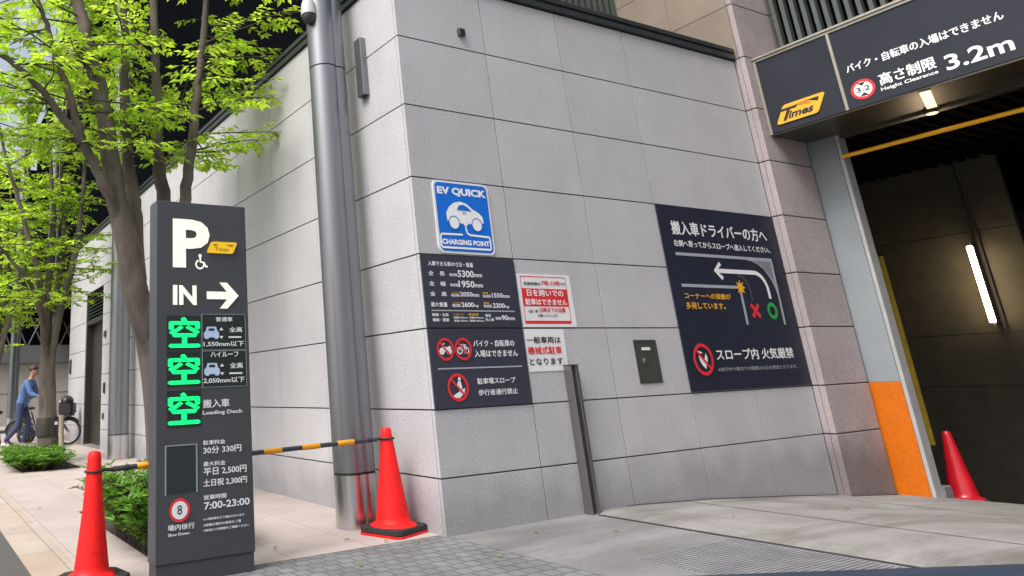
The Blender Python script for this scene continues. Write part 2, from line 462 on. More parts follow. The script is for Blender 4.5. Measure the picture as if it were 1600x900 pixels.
def link(name, me, m, parent=None):
    o = bpy.data.objects.new(name, me)
    COL.objects.link(o)
    if m is not None and not me.materials:
        me.materials.append(m)
    if parent is not None:
        o.parent = parent
        o.matrix_parent_inverse = parent.matrix_world.inverted()
    return o

def obj(name, mb, m, parent=None, bevel=0.0, smooth=False, local=False, angle=40):
    me = bpy.data.meshes.new(name)
    me.from_pydata(mb.v, [], mb.f)
    at = me.attributes.new('tint', 'FLOAT', 'FACE')
    at.data.foreach_set('value', mb.t)
    bm = bmesh.new(); bm.from_mesh(me)
    if not smooth == 'leaf':
        bmesh.ops.recalc_face_normals(bm, faces=bm.faces)
    bm.to_mesh(me); bm.free()
    o = link(name, me, m, None)
    if parent is not None:
        o.parent = parent
        if not local:
            o.matrix_parent_inverse = Matrix.Translation(-Vector(parent.location))
    if smooth is True:
        for p in me.polygons: p.use_smooth = True
        try:
            me.set_sharp_from_angle(angle=rad(angle))
        except Exception:
            pass
    if bevel:
        b = o.modifiers.new('bevel', 'BEVEL'); b.width = bevel; b.segments = 2
        b.limit_method = 'ANGLE'; b.angle_limit = rad(40)
    return o

def tag(o, label=None, cat=None, group=None, kind=None):
    if label: o['label'] = label
    if cat: o['category'] = cat
    if group: o['group'] = group
    if kind: o['kind'] = kind
    return o

def thing(name, label, cat, loc=(0, 0, 0), group=None, rz=0.0):
    o = bpy.data.objects.new(name, None)
    o.empty_display_size = 0.2
    COL.objects.link(o)
    o.location = loc
    o.rotation_euler = (0, 0, rz)
    return tag(o, label, cat, group)

def dup(root, loc, rz, label, group=None):
    rr = root.copy(); COL.objects.link(rr)
    rr.location = loc; rr.rotation_euler = (0, 0, rz)
    rr['label'] = label
    if group: rr['group'] = group
    for ch in list(root.children):
        c = ch.copy(); COL.objects.link(c); c.parent = rr
        for g in list(ch.children):
            d = g.copy(); COL.objects.link(d); d.parent = c
    return rr

_txt = {}
def text_geo(body, bold=0.0):
    bold = 0.0 if any(ord(ch) > 0x2000 for ch in body) else bold
    key = (body, bold)
    if key not in _txt:
        c = bpy.data.curves.new('t', 'FONT'); c.body = body; c.offset = bold; c.resolution_u = 3
        o = bpy.data.objects.new('t', c); COL.objects.link(o)
        dg = bpy.context.evaluated_depsgraph_get()
        me = bpy.data.meshes.new_from_object(o.evaluated_get(dg))
        vs = [(v.co.x, v.co.y) for v in me.vertices]; fs = [tuple(p.vertices) for p in me.polygons]
        bpy.data.objects.remove(o); bpy.data.curves.remove(c); bpy.data.meshes.remove(me)
        x0, x1 = min(p[0] for p in vs), max(p[0] for p in vs)
        y0, y1 = min(p[1] for p in vs), max(p[1] for p in vs)
        _txt[key] = ([((x - x0) / (x1 - x0), (y - y0) / (y1 - y0)) for x, y in vs], fs)
    return _txt[key]

def put_text(mb, pl, body, u0, v0, u1, h, d, bold=0.022):
    """lettering fitted to a box; kanji and kana get their weight from slightly shifted copies (an offset would clot them)"""
    vs, fs = text_geo(body, bold)
    if any(ord(ch) > 0x2000 for ch in body):
        e = h * (.045 if bold > .04 else .030 if bold > .02 else .024)
        for k, (ex, ez) in enumerate(((-e, 0), (e, 0), (0, e * .6), (0, -e * .6))):
            mb.add([pl(u0 + x * (u1 - u0) + ex, v0 + y * h + ez, d + k * .00025) for x, y in vs], fs)
    else:
        mb.add([pl(u0 + x * (u1 - u0), v0 + y * h, d) for x, y in vs], fs)

def wallp(u, v, d): return (u, -d, v)                 # front wall, d out of the wall
def rrect(u0, u1, v0, v1, r, seg=6):
    pts = []
    for cx, cy, a in ((u1 - r, v1 - r, 0), (u0 + r, v1 - r, 90), (u0 + r, v0 + r, 180), (u1 - r, v0 + r, 270)):
        for k in range(seg + 1):
            t = rad(a + 90 * k / seg)
            pts.append((cx + r * math.cos(t), cy + r * math.sin(t)))
    return pts
def rect(u0, u1, v0, v1): return [(u0, v0), (u1, v0), (u1, v1), (u0, v1)]

TEXTS = [
    ('drv', '搬入車ドライバーの方へ', 'W', 3.178, 2.385, 4.782, 0.141),
    ('drv', '右側へ寄ってからスロープへ進入してください。', 'W', 3.168, 2.264, 4.786, 0.066),
    ('drv', 'コーナーへの接触が', 'O', 3.175, 1.744, 3.909, 0.058),
    ('drv', '多発しています。', 'O', 3.169, 1.644, 3.785, 0.065),
    ('drv', 'スロープ内 火気厳禁', 'W', 3.477, 1.15, 4.774, 0.107),
    ('drv', '※歩行中や車内での喫煙は火災の原因となります。', 'G', 3.464, 1.044, 4.795, 0.039),
    ('siz', '入庫できる車の寸法・重量', 'W', 0.07, 1.952, 0.531, 0.037),
    ('siz', '全\u3000長', 'W', 0.064, 1.873, 0.226, 0.037),
    ('siz', '制限', 'W', 0.274, 1.872, 0.359, 0.024),
    ('siz', '5300', 'W', 0.36, 1.868, 0.528, 0.056),
    ('siz', 'mm', 'W', 0.532, 1.873, 0.614, 0.025),
    ('siz', '全\u3000幅', 'W', 0.062, 1.792, 0.224, 0.036),
    ('siz', '制限', 'W', 0.272, 1.79, 0.356, 0.024),
    ('siz', '1950', 'W', 0.358, 1.785, 0.525, 0.055),
    ('siz', 'mm', 'W', 0.53, 1.789, 0.611, 0.025),
    ('siz', '全\u3000高', 'W', 0.061, 1.711, 0.223, 0.036),
    ('siz', '制限', 'W', 0.271, 1.708, 0.356, 0.023),
    ('siz', '2050', 'W', 0.362, 1.712, 0.49, 0.037),
    ('siz', 'mm', 'W', 0.492, 1.712, 0.56, 0.022),
    ('siz', 'ハイルーフ', 'O', 0.278, 1.734, 0.363, 0.015),
    ('siz', '制限', 'W', 0.597, 1.707, 0.682, 0.023),
    ('siz', '1550', 'W', 0.694, 1.709, 0.814, 0.038),
    ('siz', 'mm', 'W', 0.816, 1.709, 0.89, 0.021),
    ('siz', '普通', 'O', 0.597, 1.736, 0.655, 0.017),
    ('siz', '最大重量', 'W', 0.06, 1.628, 0.22, 0.036),
    ('siz', '制限', 'W', 0.27, 1.627, 0.354, 0.024),
    ('siz', '2600', 'W', 0.363, 1.628, 0.493, 0.039),
    ('siz', 'kg', 'W', 0.495, 1.627, 0.539, 0.024),
    ('siz', 'ハイルーフ', 'O', 0.28, 1.652, 0.364, 0.016),
    ('siz', '制限', 'W', 0.595, 1.626, 0.682, 0.024),
    ('siz', '2300', 'W', 0.692, 1.625, 0.821, 0.039),
    ('siz', 'kg', 'W', 0.823, 1.623, 0.869, 0.024),
    ('siz', '普通', 'O', 0.596, 1.654, 0.652, 0.018),
    ('siz', '機械・全高', 'W', 0.059, 1.554, 0.22, 0.025),
    ('siz', '機械・重量', 'W', 0.061, 1.514, 0.222, 0.026),
    ('siz', 'ハイルーフ', 'O', 0.27, 1.56, 0.372, 0.019),
    ('siz', '普通車', 'O', 0.423, 1.56, 0.529, 0.019),
    ('siz', '前輪1900mm', 'W', 0.27, 1.537, 0.413, 0.017),
    ('siz', '後輪1900mm', 'W', 0.27, 1.512, 0.412, 0.017),
    ('siz', '前輪1900mm', 'W', 0.431, 1.537, 0.579, 0.017),
    ('siz', '後輪1900mm', 'W', 0.429, 1.512, 0.58, 0.017),
    ('siz', '最低', 'W', 0.598, 1.551, 0.659, 0.024),
    ('siz', '地上高', 'W', 0.596, 1.518, 0.685, 0.024),
    ('siz', '制限', 'W', 0.705, 1.528, 0.769, 0.024),
    ('siz', '90', 'W', 0.774, 1.526, 0.839, 0.041),
    ('siz', 'mm', 'W', 0.841, 1.527, 0.914, 0.022),
    ('bik', 'バイク・自転車の', 'W', 0.439, 1.317, 0.871, 0.051),
    ('bik', '入場はできません', 'W', 0.441, 1.237, 0.896, 0.053),
    ('bik', '駐車場スロープ', 'W', 0.436, 1.032, 0.833, 0.045),
    ('bik', '歩行者通行禁止', 'W', 0.436, 0.947, 0.843, 0.044),
    ('day', '日を跨いでの', 'P', 1.097, 1.73, 1.524, 0.057),
    ('day', '駐車はできません', 'P', 1.067, 1.656, 1.554, 0.052),
    ('day', '営業時間は', 'K', 1.073, 1.824, 1.271, 0.026),
    ('day', '7時-23時', 'R', 1.279, 1.827, 1.5, 0.04),
    ('day', 'です', 'K', 1.505, 1.829, 1.566, 0.025),
    ('day', '必ず', 'K', 1.083, 1.592, 1.208, 0.024),
    ('day', '23時までの出庫', 'R', 1.215, 1.596, 1.522, 0.039),
    ('day', 'お願いいたします', 'K', 1.187, 1.557, 1.421, 0.02),
    ('gen', '一般車両は', 'K', 1.021, 1.338, 1.41, 0.053),
    ('gen', '機械式駐車', 'R', 1.02, 1.249, 1.406, 0.062),
    ('gen', 'となります', 'K', 1.022, 1.163, 1.402, 0.054),
    ('ev', 'EV QUICK', 'P', 0.24, 2.548, 0.769, 0.076),
    ('ev', 'CHARGING POINT', 'P', 0.24, 2.134, 0.739, 0.045),
    ('hgt', 'バイク・自転車の入場はできません', 'P', 0.99, 4.041, 2.241, 0.092),
    ('hgt', '高さ制限', 'P', 1.236, 3.798, 1.694, 0.124),
    ('hgt', 'Height Clearance', 'P', 1.227, 3.73, 1.694, 0.047),
    ('hgt', '3.2m', 'P', 1.759, 3.732, 2.245, 0.155),
    ('pyl', 'P', 'C', -2.057, 1.852, -1.797, 0.326),
    ('pyl', 'IN', 'C', -2.057, 1.609, -1.895, 0.127),
    ('led', '空', 'L', -2.077, 1.344, -1.883, 0.182),
    ('led', '空', 'L', -2.083, 1.12, -1.886, 0.175),
    ('led', '空', 'L', -2.083, 0.881, -1.889, 0.18),
    ('pyl', '搬入車', 'W', -1.86, 0.967, -1.681, 0.05),
    ('pyl', 'Loading Dock', 'W', -1.863, 0.92, -1.589, 0.029),
    ('pyl', '駐車料金', 'W', -1.863, 0.747, -1.715, 0.027),
    ('pyl', '30分 330円', 'W', -1.862, 0.695, -1.607, 0.042),
    ('pyl', '最大料金', 'W', -1.863, 0.623, -1.717, 0.027),
    ('pyl', '平日 2,500円', 'W', -1.861, 0.569, -1.575, 0.043),
    ('pyl', '土日祝 2,300円', 'W', -1.864, 0.506, -1.574, 0.042),
    ('pyl', '営業時間', 'W', -1.863, 0.433, -1.716, 0.026),
    ('pyl', '7:00-23:00', 'W', -1.862, 0.378, -1.559, 0.042),
    ('pyl', '※入場制限を行う場合があります', 'W', -1.867, 0.318, -1.598, 0.014),
    ('pyl', '※詳細は場内の看板をご覧', 'W', -1.868, 0.285, -1.62, 0.015),
    ('pyl', '※車両の寸法制限をご確認ください', 'W', -1.868, 0.256, -1.568, 0.015),
    ('pyl', '場内徐行', 'W', -2.091, 0.285, -1.925, 0.032),
    ('pyl', 'Slow Down', 'W', -2.091, 0.255, -1.958, 0.016),
    ('pan', '普通車', 'W', -1.764, 1.504, -1.646, 0.029),
    ('pan', '全高', 'W', -1.67, 1.435, -1.578, 0.033),
    ('pan', '1,550mm以下', 'W', -1.851, 1.343, -1.567, 0.034),
    ('pan', 'ハイルーフ', 'W', -1.804, 1.277, -1.611, 0.034),
    ('pan', '全高', 'W', -1.672, 1.205, -1.581, 0.034),
    ('pan', '2,050mm以下', 'W', -1.855, 1.114, -1.57, 0.035),
]
def write_texts(key, pl, d, parent, names=None):
    for g, t, c, u0, v0, u1, h in TEXTS:
        if g == key:
            mb = MB()
            put_text(mb, pl, t, u0, v0, u1, h, d, 0.06 if c == 'L' else 0.048 if key == 'ev' else 0.022 if key == 'hgt' else 0.04 if c in 'PC' else 0.022)
            obj('lettering', mb, MT[c], parent)

# ================================================================== SETTING: ground
def sheet(name, x0, x1, y0, y1, z, m, kind='structure'):
    mb = MB().add([(x0, y0, z), (x1, y0, z), (x1, y1, z), (x0, y1, z)], [(0, 1, 2, 3)])
    return tag(obj(name, mb, m), kind=kind)
g = MB()
g.add([(-400, -400, -.02), (1.44, -400, -.02), (1.44, 600, -.02), (-400, 600, -.02)], [(0, 1, 2, 3)])
g.add([(1.44, -400, -.02), (400, -400, -.02), (400, -8, -.02), (1.44, -8, -.02)], [(0, 1, 2, 3)])
tag(obj('ground', g, MT['road']), kind='structure')
sheet('road', -12, -2.9, -60, 120, -.008, MT['road'])
sheet('kerb', -2.93, -2.74, .07, 120, .0, MT['kerb'])
sheet('kerb_edging', -2.74, -2.44, .07, 120, -.001, MT['tan'])
# pavement with openings for the two planting beds
bedA, bedB = (-1.98, -1.30, .56, 3.0), (-1.95, -1.08, 7.25, 10.3)
pv = MB()
def q(x0, x1, y0, y1): pv.add([(x0, y0, 0), (x1, y0, 0), (x1, y1, 0), (x0, y1, 0)], [(0, 1, 2, 3)])
q(-2.44, .02, .07, bedA[2]); q(-2.44, bedA[0], bedA[2], bedA[3]); q(bedA[1], .02, bedA[2], bedA[3])
q(-2.44, .02, bedA[3], bedB[2]); q(-2.44, bedB[0], bedB[2], bedB[3]); q(bedB[1], .02, bedB[2], bedB[3])
q(-2.44, .02, bedB[3], 120); q(.02, 8, 14.2, 120)
tag(obj('pavement', pv, MT['pave']), kind='structure')
for b in (bedA, bedB):
    sheet('planting_soil', b[0], b[1], b[2], b[3], -.014, MT['soil'])
sheet('sett_paving', -6.5, .015, -9, .07, -.002, MT['setts'])
dv = MB()
def q2(x0, x1, y0, y1): dv.add([(x0, y0, -.001), (x1, y0, -.001), (x1, y1, -.001), (x0, y1, -.001)], [(0, 1, 2, 3)])
q2(.015, 1.44, -1.16, .05); q2(.015, .46, -9, -1.16)
tag(obj('driveway', dv, MT['concrete']), kind='structure')

# the ramp down into the garage: a chamfered upstand at its head, then a curve that steepens past the door
prof = [(1.44, .0), (1.60, .016), (2.06, .002), (2.99, -.046), (4.14, -.133), (4.98, -.203), (5.9, -.275), (6.25, -.312), (6.7, -.40), (7.6, -.60), (9.0, -.95), (16, -2.7)]
fine = []
for (xa, za), (xb, zb) in zip(prof, prof[1:]):
    n = 6
    fine += [(xa + (xb - xa) * k / n, za + (zb - za) * k / n) for k in range(n)]
fine.append(prof[-1])
rp = MB()
JX = (2.62, 4.5)                     # slab joints across the ramp
xs = []
for x, z in fine:
    xs.append((x, z))
for (xa, za), (xb, zb) in zip(xs, xs[1:]):
    rp.add([(xa, -8, za), (xb, -8, zb), (xb, .06 if xb <= 5.9 else 6, zb), (xa, .06 if xb <= 5.9 else 6, za)], [(0, 1, 2, 3)])
me_r = obj('ramp', rp, MT['ramp'])
bm = bmesh.new(); bm.from_mesh(me_r.data); bmesh.ops.remove_doubles(bm, verts=bm.verts, dist=.0005); bmesh.ops.recalc_face_normals(bm, faces=bm.faces); bm.to_mesh(me_r.data); bm.free()
for p in me_r.data.polygons: p.use_smooth = True
tag(me_r, kind='structure')
def rampz(x):
    for (xa, za), (xb, zb) in zip(prof, prof[1:]):
        if xa <= x <= xb: return za + (zb - za) * (x - xa) / (xb - xa)
    return 0
jm = MB()
for jx in JX:
    jm.add([(jx, -8, rampz(jx) + .003), (jx + .014, -8, rampz(jx + .014) + .003), (jx + .014, .0, rampz(jx + .014) + .003), (jx, .0, rampz(jx) + .003)], [(0, 1, 2, 3)])
jm.add([(1.425, -8, .003), (1.445, -8, .006), (1.445, -.1, .006), (1.425, -.1, .003)], [(0, 1, 2, 3)])
wj = [(xx, rampz(xx)) for xx in (1.5, 2.06, 2.5, 2.99, 3.5, 4.14, 4.98)]
for (xa, za), (xb, zb) in zip(wj, wj[1:]):
    jm.add([(xa, -.022, za + .004), (xb, -.022, zb + .004), (xb, .0, zb + .004), (xa, .0, za + .004)], [(0, 1, 2, 3)])
jm.add([(4.98, -.145, rampz(4.98) + .004), (5.88, -.145, rampz(5.88) + .004), (5.88, -.12, rampz(5.88) + .004), (4.98, -.12, rampz(4.98) + .004)], [(0, 1, 2, 3)])
tag(obj('ramp_joint', jm, MT['joint']), kind='structure')

# drain grating along the head of the ramp: bars 30 mm apart over a dark channel
t = thing('drain_grating', 'long galvanised drain grating of close bars at the head of the ramp', 'drain grating', (.95, -3.6, 0))
obj('channel', MB().box(.46, 1.425, -8, -1.16, -.10, -.045), MT['gap'], t)
gb = MB()
y = -1.175
while y > -5.2:
    gb.box(.475, 1.41, y - .0105, y + .0105, -.035, -.001); y -= .030
obj('bars', gb, MT['grate'], t)
fr = MB().box(.46, .475, -8, -1.16, -.04, .0).box(1.41, 1.425, -8, -1.16, -.04, .0).box(.475, 1.41, -1.168, -1.16, -.04, .0)
obj('frame', fr, MT['grate'], t)

# ================================================================== the building
ROWS = [-.75, .381, .862, 1.463, 2.046, 2.686, 3.326, 3.965, 4.605]
B = thing('parking_building', 'grey granite walled parking building with a dark louvred upper storey and open vehicle entrance', 'building', (3, 3, 0))
rnd = random.Random(3)
def tn(a=.03): return rnd.uniform(-a, a)
fw_ = MB()
G = .0055
for r0, r1 in zip(ROWS, ROWS[1:]):
    for k in range(5):
        fw_.box(k * 1.0 + (.0 if k == 0 else .0038), min(k + 1.0, 5.0) - .0038, .0, .03, r0 + G, r1 - G, tn())
obj('front_wall', fw_, MT['wall'], B, bevel=.0015)
obj('joint_sealant', MB().box(.02, 4.985, .0035, .0295, -.7, 4.60), MT['joint'], B)
sw = MB()
ys = [.033] + [.62 + .95 * k for k in range(16)]
DOOR = (10.72, 12.40)
for i, (r0, r1) in enumerate(zip(ROWS, ROWS[1:])):
    for a, b in zip(ys, ys[1:]):
        if a > 14.3: break
        b = min(b, 14.3)
        segs = [(a, b)]
        if r0 < 3.2:                       # leave the doorway and its vent open
            segs = []
            for (s0, s1) in ((a, min(b, DOOR[0])), (max(a, DOOR[1]), b)):
                if s1 - s0 > .02: segs.append((s0, s1))
        for s0, s1 in segs:
            sw.box(.0, .03, s0 + .0018, s1 - .0018, r0 + G, r1 - G, tn())
obj('side_wall', sw, MT['wall'], B, bevel=.002)
bk = MB()
bk.box(.012, 5.0, .03, .20, -.75, 4.6)
bk.box(.016, .20, .20, DOOR[0], -.75, 4.6).box(.016, .20, DOOR[1], 14.28, -.75, 4.6).box(.016, .20, DOOR[0], DOOR[1], 3.33, 4.6)
bk.box(.2, 8, 14.0, 14.25, -.5, 4.6)
obj('wall_core', bk, MT['joint'], B)
# doorway in the side wall with a louvred vent above it
dr = MB().box(.17, .22, DOOR[0], DOOR[1], -.02, 2.66)
d_ = obj('door', dr, MT['bronze'], B)
obj('door_frame', MB().box(.02, .2, DOOR[0] + .001, DOOR[0] + .05, -.02, 2.66).box(.02, .2, DOOR[1] - .05, DOOR[1] - .001, -.02, 2.66).box(.01, .2, DOOR[0] + .05, DOOR[1] - .05, 2.6, 2.68), MT['bronze'], B)
obj('door_handle', MB().tube([(.165, DOOR[0] + .2, .95), (.12, DOOR[0] + .2, .95), (.12, DOOR[0] + .2, 1.25), (.165, DOOR[0] + .2, 1.25)], .012), MT['stainless'], d_)
lv = MB()
z = 2.70
while z < 3.30:
    lv.add([(.03, DOOR[0] + .02, z), (.03, DOOR[1] - .02, z), (.09, DOOR[1] - .02, z + .055), (.09, DOOR[0] + .02, z + .055)], [(0, 1, 2, 3)])
    lv.box(.025, .035, DOOR[0] + .02, DOOR[1] - .02, z - .012, z + .004)
    z += .075
obj('vent_louvre', lv, MT['coping'], B)
obj('threshold', MB().box(-.05, .2, DOOR[0], DOOR[1], -.01, .012), MT['concrete'], B)
# coping
cp = MB()
cp.box(-.03, 4.985, -.035, .28, 4.612, 4.665).box(-.012, 4.985, -.018, .26, 4.666, 4.70).box(-.03, 4.985, -.035, .28, 4.701, 4.755)
cp.box(-.03, .28, .281, 14.35, 4.612, 4.665).box(-.012, .26, .281, 14.33, 4.666, 4.70).box(-.03, .28, .281, 14.35, 4.701, 4.755)
obj('coping', cp, MT['coping'], B, bevel=.004)
for x in (1.6, 3.2):
    cj = MB().box(x, x + .006, -.037, -.034, 4.61, 4.757)
    obj('coping_joint', cj, MT['seam'], B)
# pinkish granite pier beside the entrance, going up as the corner of the upper building
pr = MB()
prow = ROWS + [4.72, 5.32, 6.02, 6.72, 7.42, 8.12, 8.82]
prow = ROWS[:-1] + [4.62, 5.32, 6.02, 6.72, 7.42, 8.12, 9.2]
for r0, r1 in zip(prow, prow[1:]):
    pr.box(5.0, 5.86, -.12, -.06, r0 + G, r1 - G, tn(.06))
    if r1 <= 4.7: pr.box(5.0, 5.06, -.057, -.001, r0 + G, r1 - G, tn(.03))
obj('stone_pier', pr, MT['pink'], B, bevel=.006)
obj('pier_core', MB().box(5.02, 5.84, -.10, 1.0, -.75, 9.2).box(5.02, 5.9, .4, 3, -.75, 4.55), MT['joint'], B)
bs = MB()
for r0, r1 in zip(prow[8:], prow[9:]):
    for a, b in ((-.057, .66), (.664, 1.40)):
        bs.box(5.0, 5.05, a, b, r0 + .004, r1 - .004, tn(.05))
for r0, r1 in ((9.2, 10.2), (10.2, 11.2), (11.2, 12.2), (12.2, 13.2)):
    bs.box(5.0, 5.05, -.12, 1.40, r0 + .004, r1 - .004, tn(.05))
bs.box(5.0, 5.86, -.12, -.06, 9.21, 13.2)
obj('upper_side_wall', bs, MT['beige'], B)
obj('upper_core', MB().box(5.03, 5.9, -.05, 1.38, 4.6, 13.2), MT['joint'], B)
# upper storey: black box set back from the wall head, vertical fins on it
up = MB().box(1.05, 5.03, 1.42, 3.0, 4.0, 13.3).box(1.05, 3.0, 3.0, 30, 4.0, 13.3).box(.2, 1.05, .2, 14, 4.50, 4.56).box(1.05, 5.0, .2, 1.42, 4.50, 4.56)
obj('upper_storey', up, MT['black'], B)
fn = MB()
x = 4.93
while x > 1.05:
    fn.box(x - .028, x + .028, 1.34, 1.415, 4.57, 13.2); x -= .125
obj('louvre_fin', fn, MT['slat'], B)
obj('roof_rail', MB().box(.55, .75, 1.4, 30, 13.75, 13.95).box(.55, 1.2, 5, 5.1, 13.75, 13.95).box(.55, 1.2, 12, 12.1, 13.75, 13.95).box(.55, 1.2, 20, 20.1, 13.75, 13.95).box(1.05, 1.2, 1.4, 30, 13.3, 13.95), MT['black'], B)
# storey over the entrance
ov = MB().box(5.92, 9, -8, -.12, 4.62, 13.3)
obj('entrance_upper_storey', ov, MT['black'], B)
fe = MB()
yy = -.20
while yy > -8:
    fe.box(5.72, 5.80, yy - .022, yy + .022, 4.50, 13.2); yy -= .105
obj('entrance_louvre_fin', fe, MT['slat'], B)
# steel jamb of the entrance, orange at its foot
jb = obj('entrance_jamb', MB().box(5.90, 6.04, -.392, -.10, .862, 3.85), MT['jamb'], B, bevel=.004)
obj('orange_foot', MB().box(5.896, 6.04, -.394, -.098, -.30, .860), MT['orange'], jb, bevel=.004)
obj('jamb_edge', MB().box(5.905, 6.06, -.432, -.396, -.30, 3.85), MT['jambedge'], jb, bevel=.003)
obj('jamb_base', MB().box(6.06, 6.22, -.45, -.27, -.45, -.185), MT['concrete'], jb, bevel=.01)
# the garage inside
iw = MB()
for z0, z1 in ((-2, .68), (.69, 1.395), (1.405, 2.82), (2.83, 4.0)):
    iw.box(10.0, 10.08, -.46, 5.5, z0, z1)
iw.box(10.03, 10.1, -.455, 5.5, -2, 4)
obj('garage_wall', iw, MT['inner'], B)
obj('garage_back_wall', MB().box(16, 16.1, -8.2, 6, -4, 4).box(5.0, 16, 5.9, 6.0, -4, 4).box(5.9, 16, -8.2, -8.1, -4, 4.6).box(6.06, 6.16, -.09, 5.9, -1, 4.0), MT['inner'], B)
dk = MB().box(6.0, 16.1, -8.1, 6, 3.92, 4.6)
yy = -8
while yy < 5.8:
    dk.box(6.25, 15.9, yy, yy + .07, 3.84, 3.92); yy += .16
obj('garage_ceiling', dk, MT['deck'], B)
obj('corner_guard', MB().box(6.585, 6.63, -.25, -.10, .17, 2.27), MT['oldyellow'], B, bevel=.004)

# ================================================================== beam with the clearance sign over the entrance
BX = 5.15
def beamp(u, v, d): return (BX - d, -u, v)
H = thing('clearance_sign_beam', 'charcoal sign beam across the vehicle entrance giving the height limit in white', 'sign beam', (5.5, -1.5, 4))
obj('face_panel', MB().box(BX, BX + .06, -8, -.155, 3.652, 4.545), MT['beamface'], H)
obj('box', MB().box(BX + .06, 5.70, -8, -.15, 3.66, 4.54), MT['housing'], H)
obj('soffit', MB().box(BX + .012, 6.0, -8, -.128, 3.630, 3.650).box(5.94, 6.03, -8, -.44, 3.60, 3.629), MT['soffit'], H)
obj('edge_trim', MB().box(BX - .012, BX + .05, -.152, -.124, 3.64, 4.575), MT['champ'], H)
obj('top_trim', MB().box(BX - .03, 5.70, -8, -.124, 4.577, 4.60).box(BX - .012, BX + .03, -8, -.155, 4.546, 4.576), MT['champ'], H)
obj('divider', MB().box(BX - .012, BX - .001, -.92, -.893, 3.652, 4.545), MT['champ'], H)
write_texts('hgt', beamp, .004, H)
rg = MB().ring(beamp, (1.083, 3.825), .082, .108, .005)
obj('limit_ring', rg, MT['R'], H)
obj('limit_disc', MB().disc(beamp, (1.083, 3.825), .085, .004), MT['P'], H)
c0 = (1.083, 3.825)
tri = MB().poly(beamp, [(c0[0] - .038, c0[1] + .074), (c0[0], c0[1] + .036), (c0[0] + .038, c0[1] + .074)], .0055)
tri.poly(beamp, [(c0[0] - .038, c0[1] - .074), (c0[0] + .038, c0[1] - .074), (c0[0], c0[1] - .036)], .0055)
put_text(tri, beamp, '3.2', c0[0] - .062, c0[1] - .026, c0[0] + .062, .054, .006, .01)
obj('limit_figures', tri, MT['K'], H)
# slanted yellow badge
def para(u0, u1, v0, v1, sl, r=.03):
    return [(u + (v - v0) / (v1 - v0) * sl, v) for u, v in rrect(u0, u1 - sl, v0, v1, r, 4)]
bd = obj('badge', MB().plate(beamp, para(.215, .755, 3.728, 3.935, .11), .001, .014), MT['O'], H)
lt = MB()
vs, fs = text_geo('imes', .03)
sl = lambda u, v: beamp(u + (v - 3.76) * .45, v, .0165)
lt.add([sl(.345 + x * .25, 3.762 + yv * .082) for x, yv in vs], fs)
lt.add([sl(.295, 3.752), sl(.33, 3.752), sl(.342, 3.865), sl(.40, 3.865), sl(.41, 3.892), sl(.24, 3.892), sl(.232, 3.865), sl(.307, 3.865)], [(0, 1, 2, 7), (2, 3, 4, 5, 6, 7)])
lt.add([sl(.50, 3.905), sl(.625, 3.905), sl(.625, 3.86)], [(0, 1, 2)])
obj('badge_lettering', lt, MT['K'], bd)
obj('badge_mark', MB().add([sl(.37, 3.90), sl(.50, 3.912), sl(.56, 3.86), sl(.46, 3.872)], [(0, 1, 2, 3)]), mat('copper_mark', (.55, .20, .03), .5), bd)

# ================================================================== lamps the photograph shows lit
sl_ = thing('soffit_light', 'warm lit strip light recessed in the soffit of the sign beam', 'light', (5.55, -1.44, 3.63))
obj('diffuser', MB().prism([(5.205, -1.575), (5.885, -1.368), (5.872, -1.286), (5.19, -1.493)], 3.6265, 3.629), MT['soflamp'], sl_)
obj('trim', MB().prism([(5.187, -1.59), (5.203, -1.585), (5.188, -1.488), (5.172, -1.492)], 3.618, 3.629), MT['soffit'], sl_)
obj('trim', MB().prism([(5.887, -1.375), (5.903, -1.37), (5.888, -1.276), (5.874, -1.28)], 3.618, 3.629), MT['soffit'], sl_)
dl = thing('ceiling_downlight', 'small round warm downlight under the rear lip of the soffit', 'light', (5.95, -1.29, 3.6))
obj('diffuser', MB().lathe([(.045, 3.580), (.052, 3.586)], (5.95, -1.29, 0), 20), MT['soflamp'], dl)
obj('can', MB().lathe([(.058, 3.5865), (.058, 3.5995)], (5.95, -1.29, 0), 20), MT['housing'], dl)
tl = thing('tube_light', 'bright tilted looking strip lamp fixed upright on the garage wall', 'light', (9.9, .04, 2))
obj('diffuser', MB().box(9.74, 9.82, -.002, .052, 1.53, 2.60), MT['lamp'], tl, bevel=.015)
obj('housing', MB().box(9.822, 9.998, .010, .040, 1.48, 2.66), MT['housing'], tl, bevel=.008)
obj('conduit', MB().tube([(9.97, -.03, 1.48), (9.97, -.03, 3.9)], .014, 8).box(9.955, 9.998, -.05, -.01, 2.70, 2.78), MT['housing'], tl)
hb = thing('height_bar', 'yellow height limit bar hung across the entrance under the beam', 'height bar', (5.86, -3, 3.357))
obj('bar', MB().tube([(5.86, -.445, 3.357), (5.86, -8, 3.357)], .0235, 12), MT['yellow'], hb, smooth=True)
for hy in (-2.6, -4.6):
    obj('hanger', MB().tube([(5.86, hy, 3.38), (5.86, hy, 3.63)], .006, 6), MT['housing'], hb)

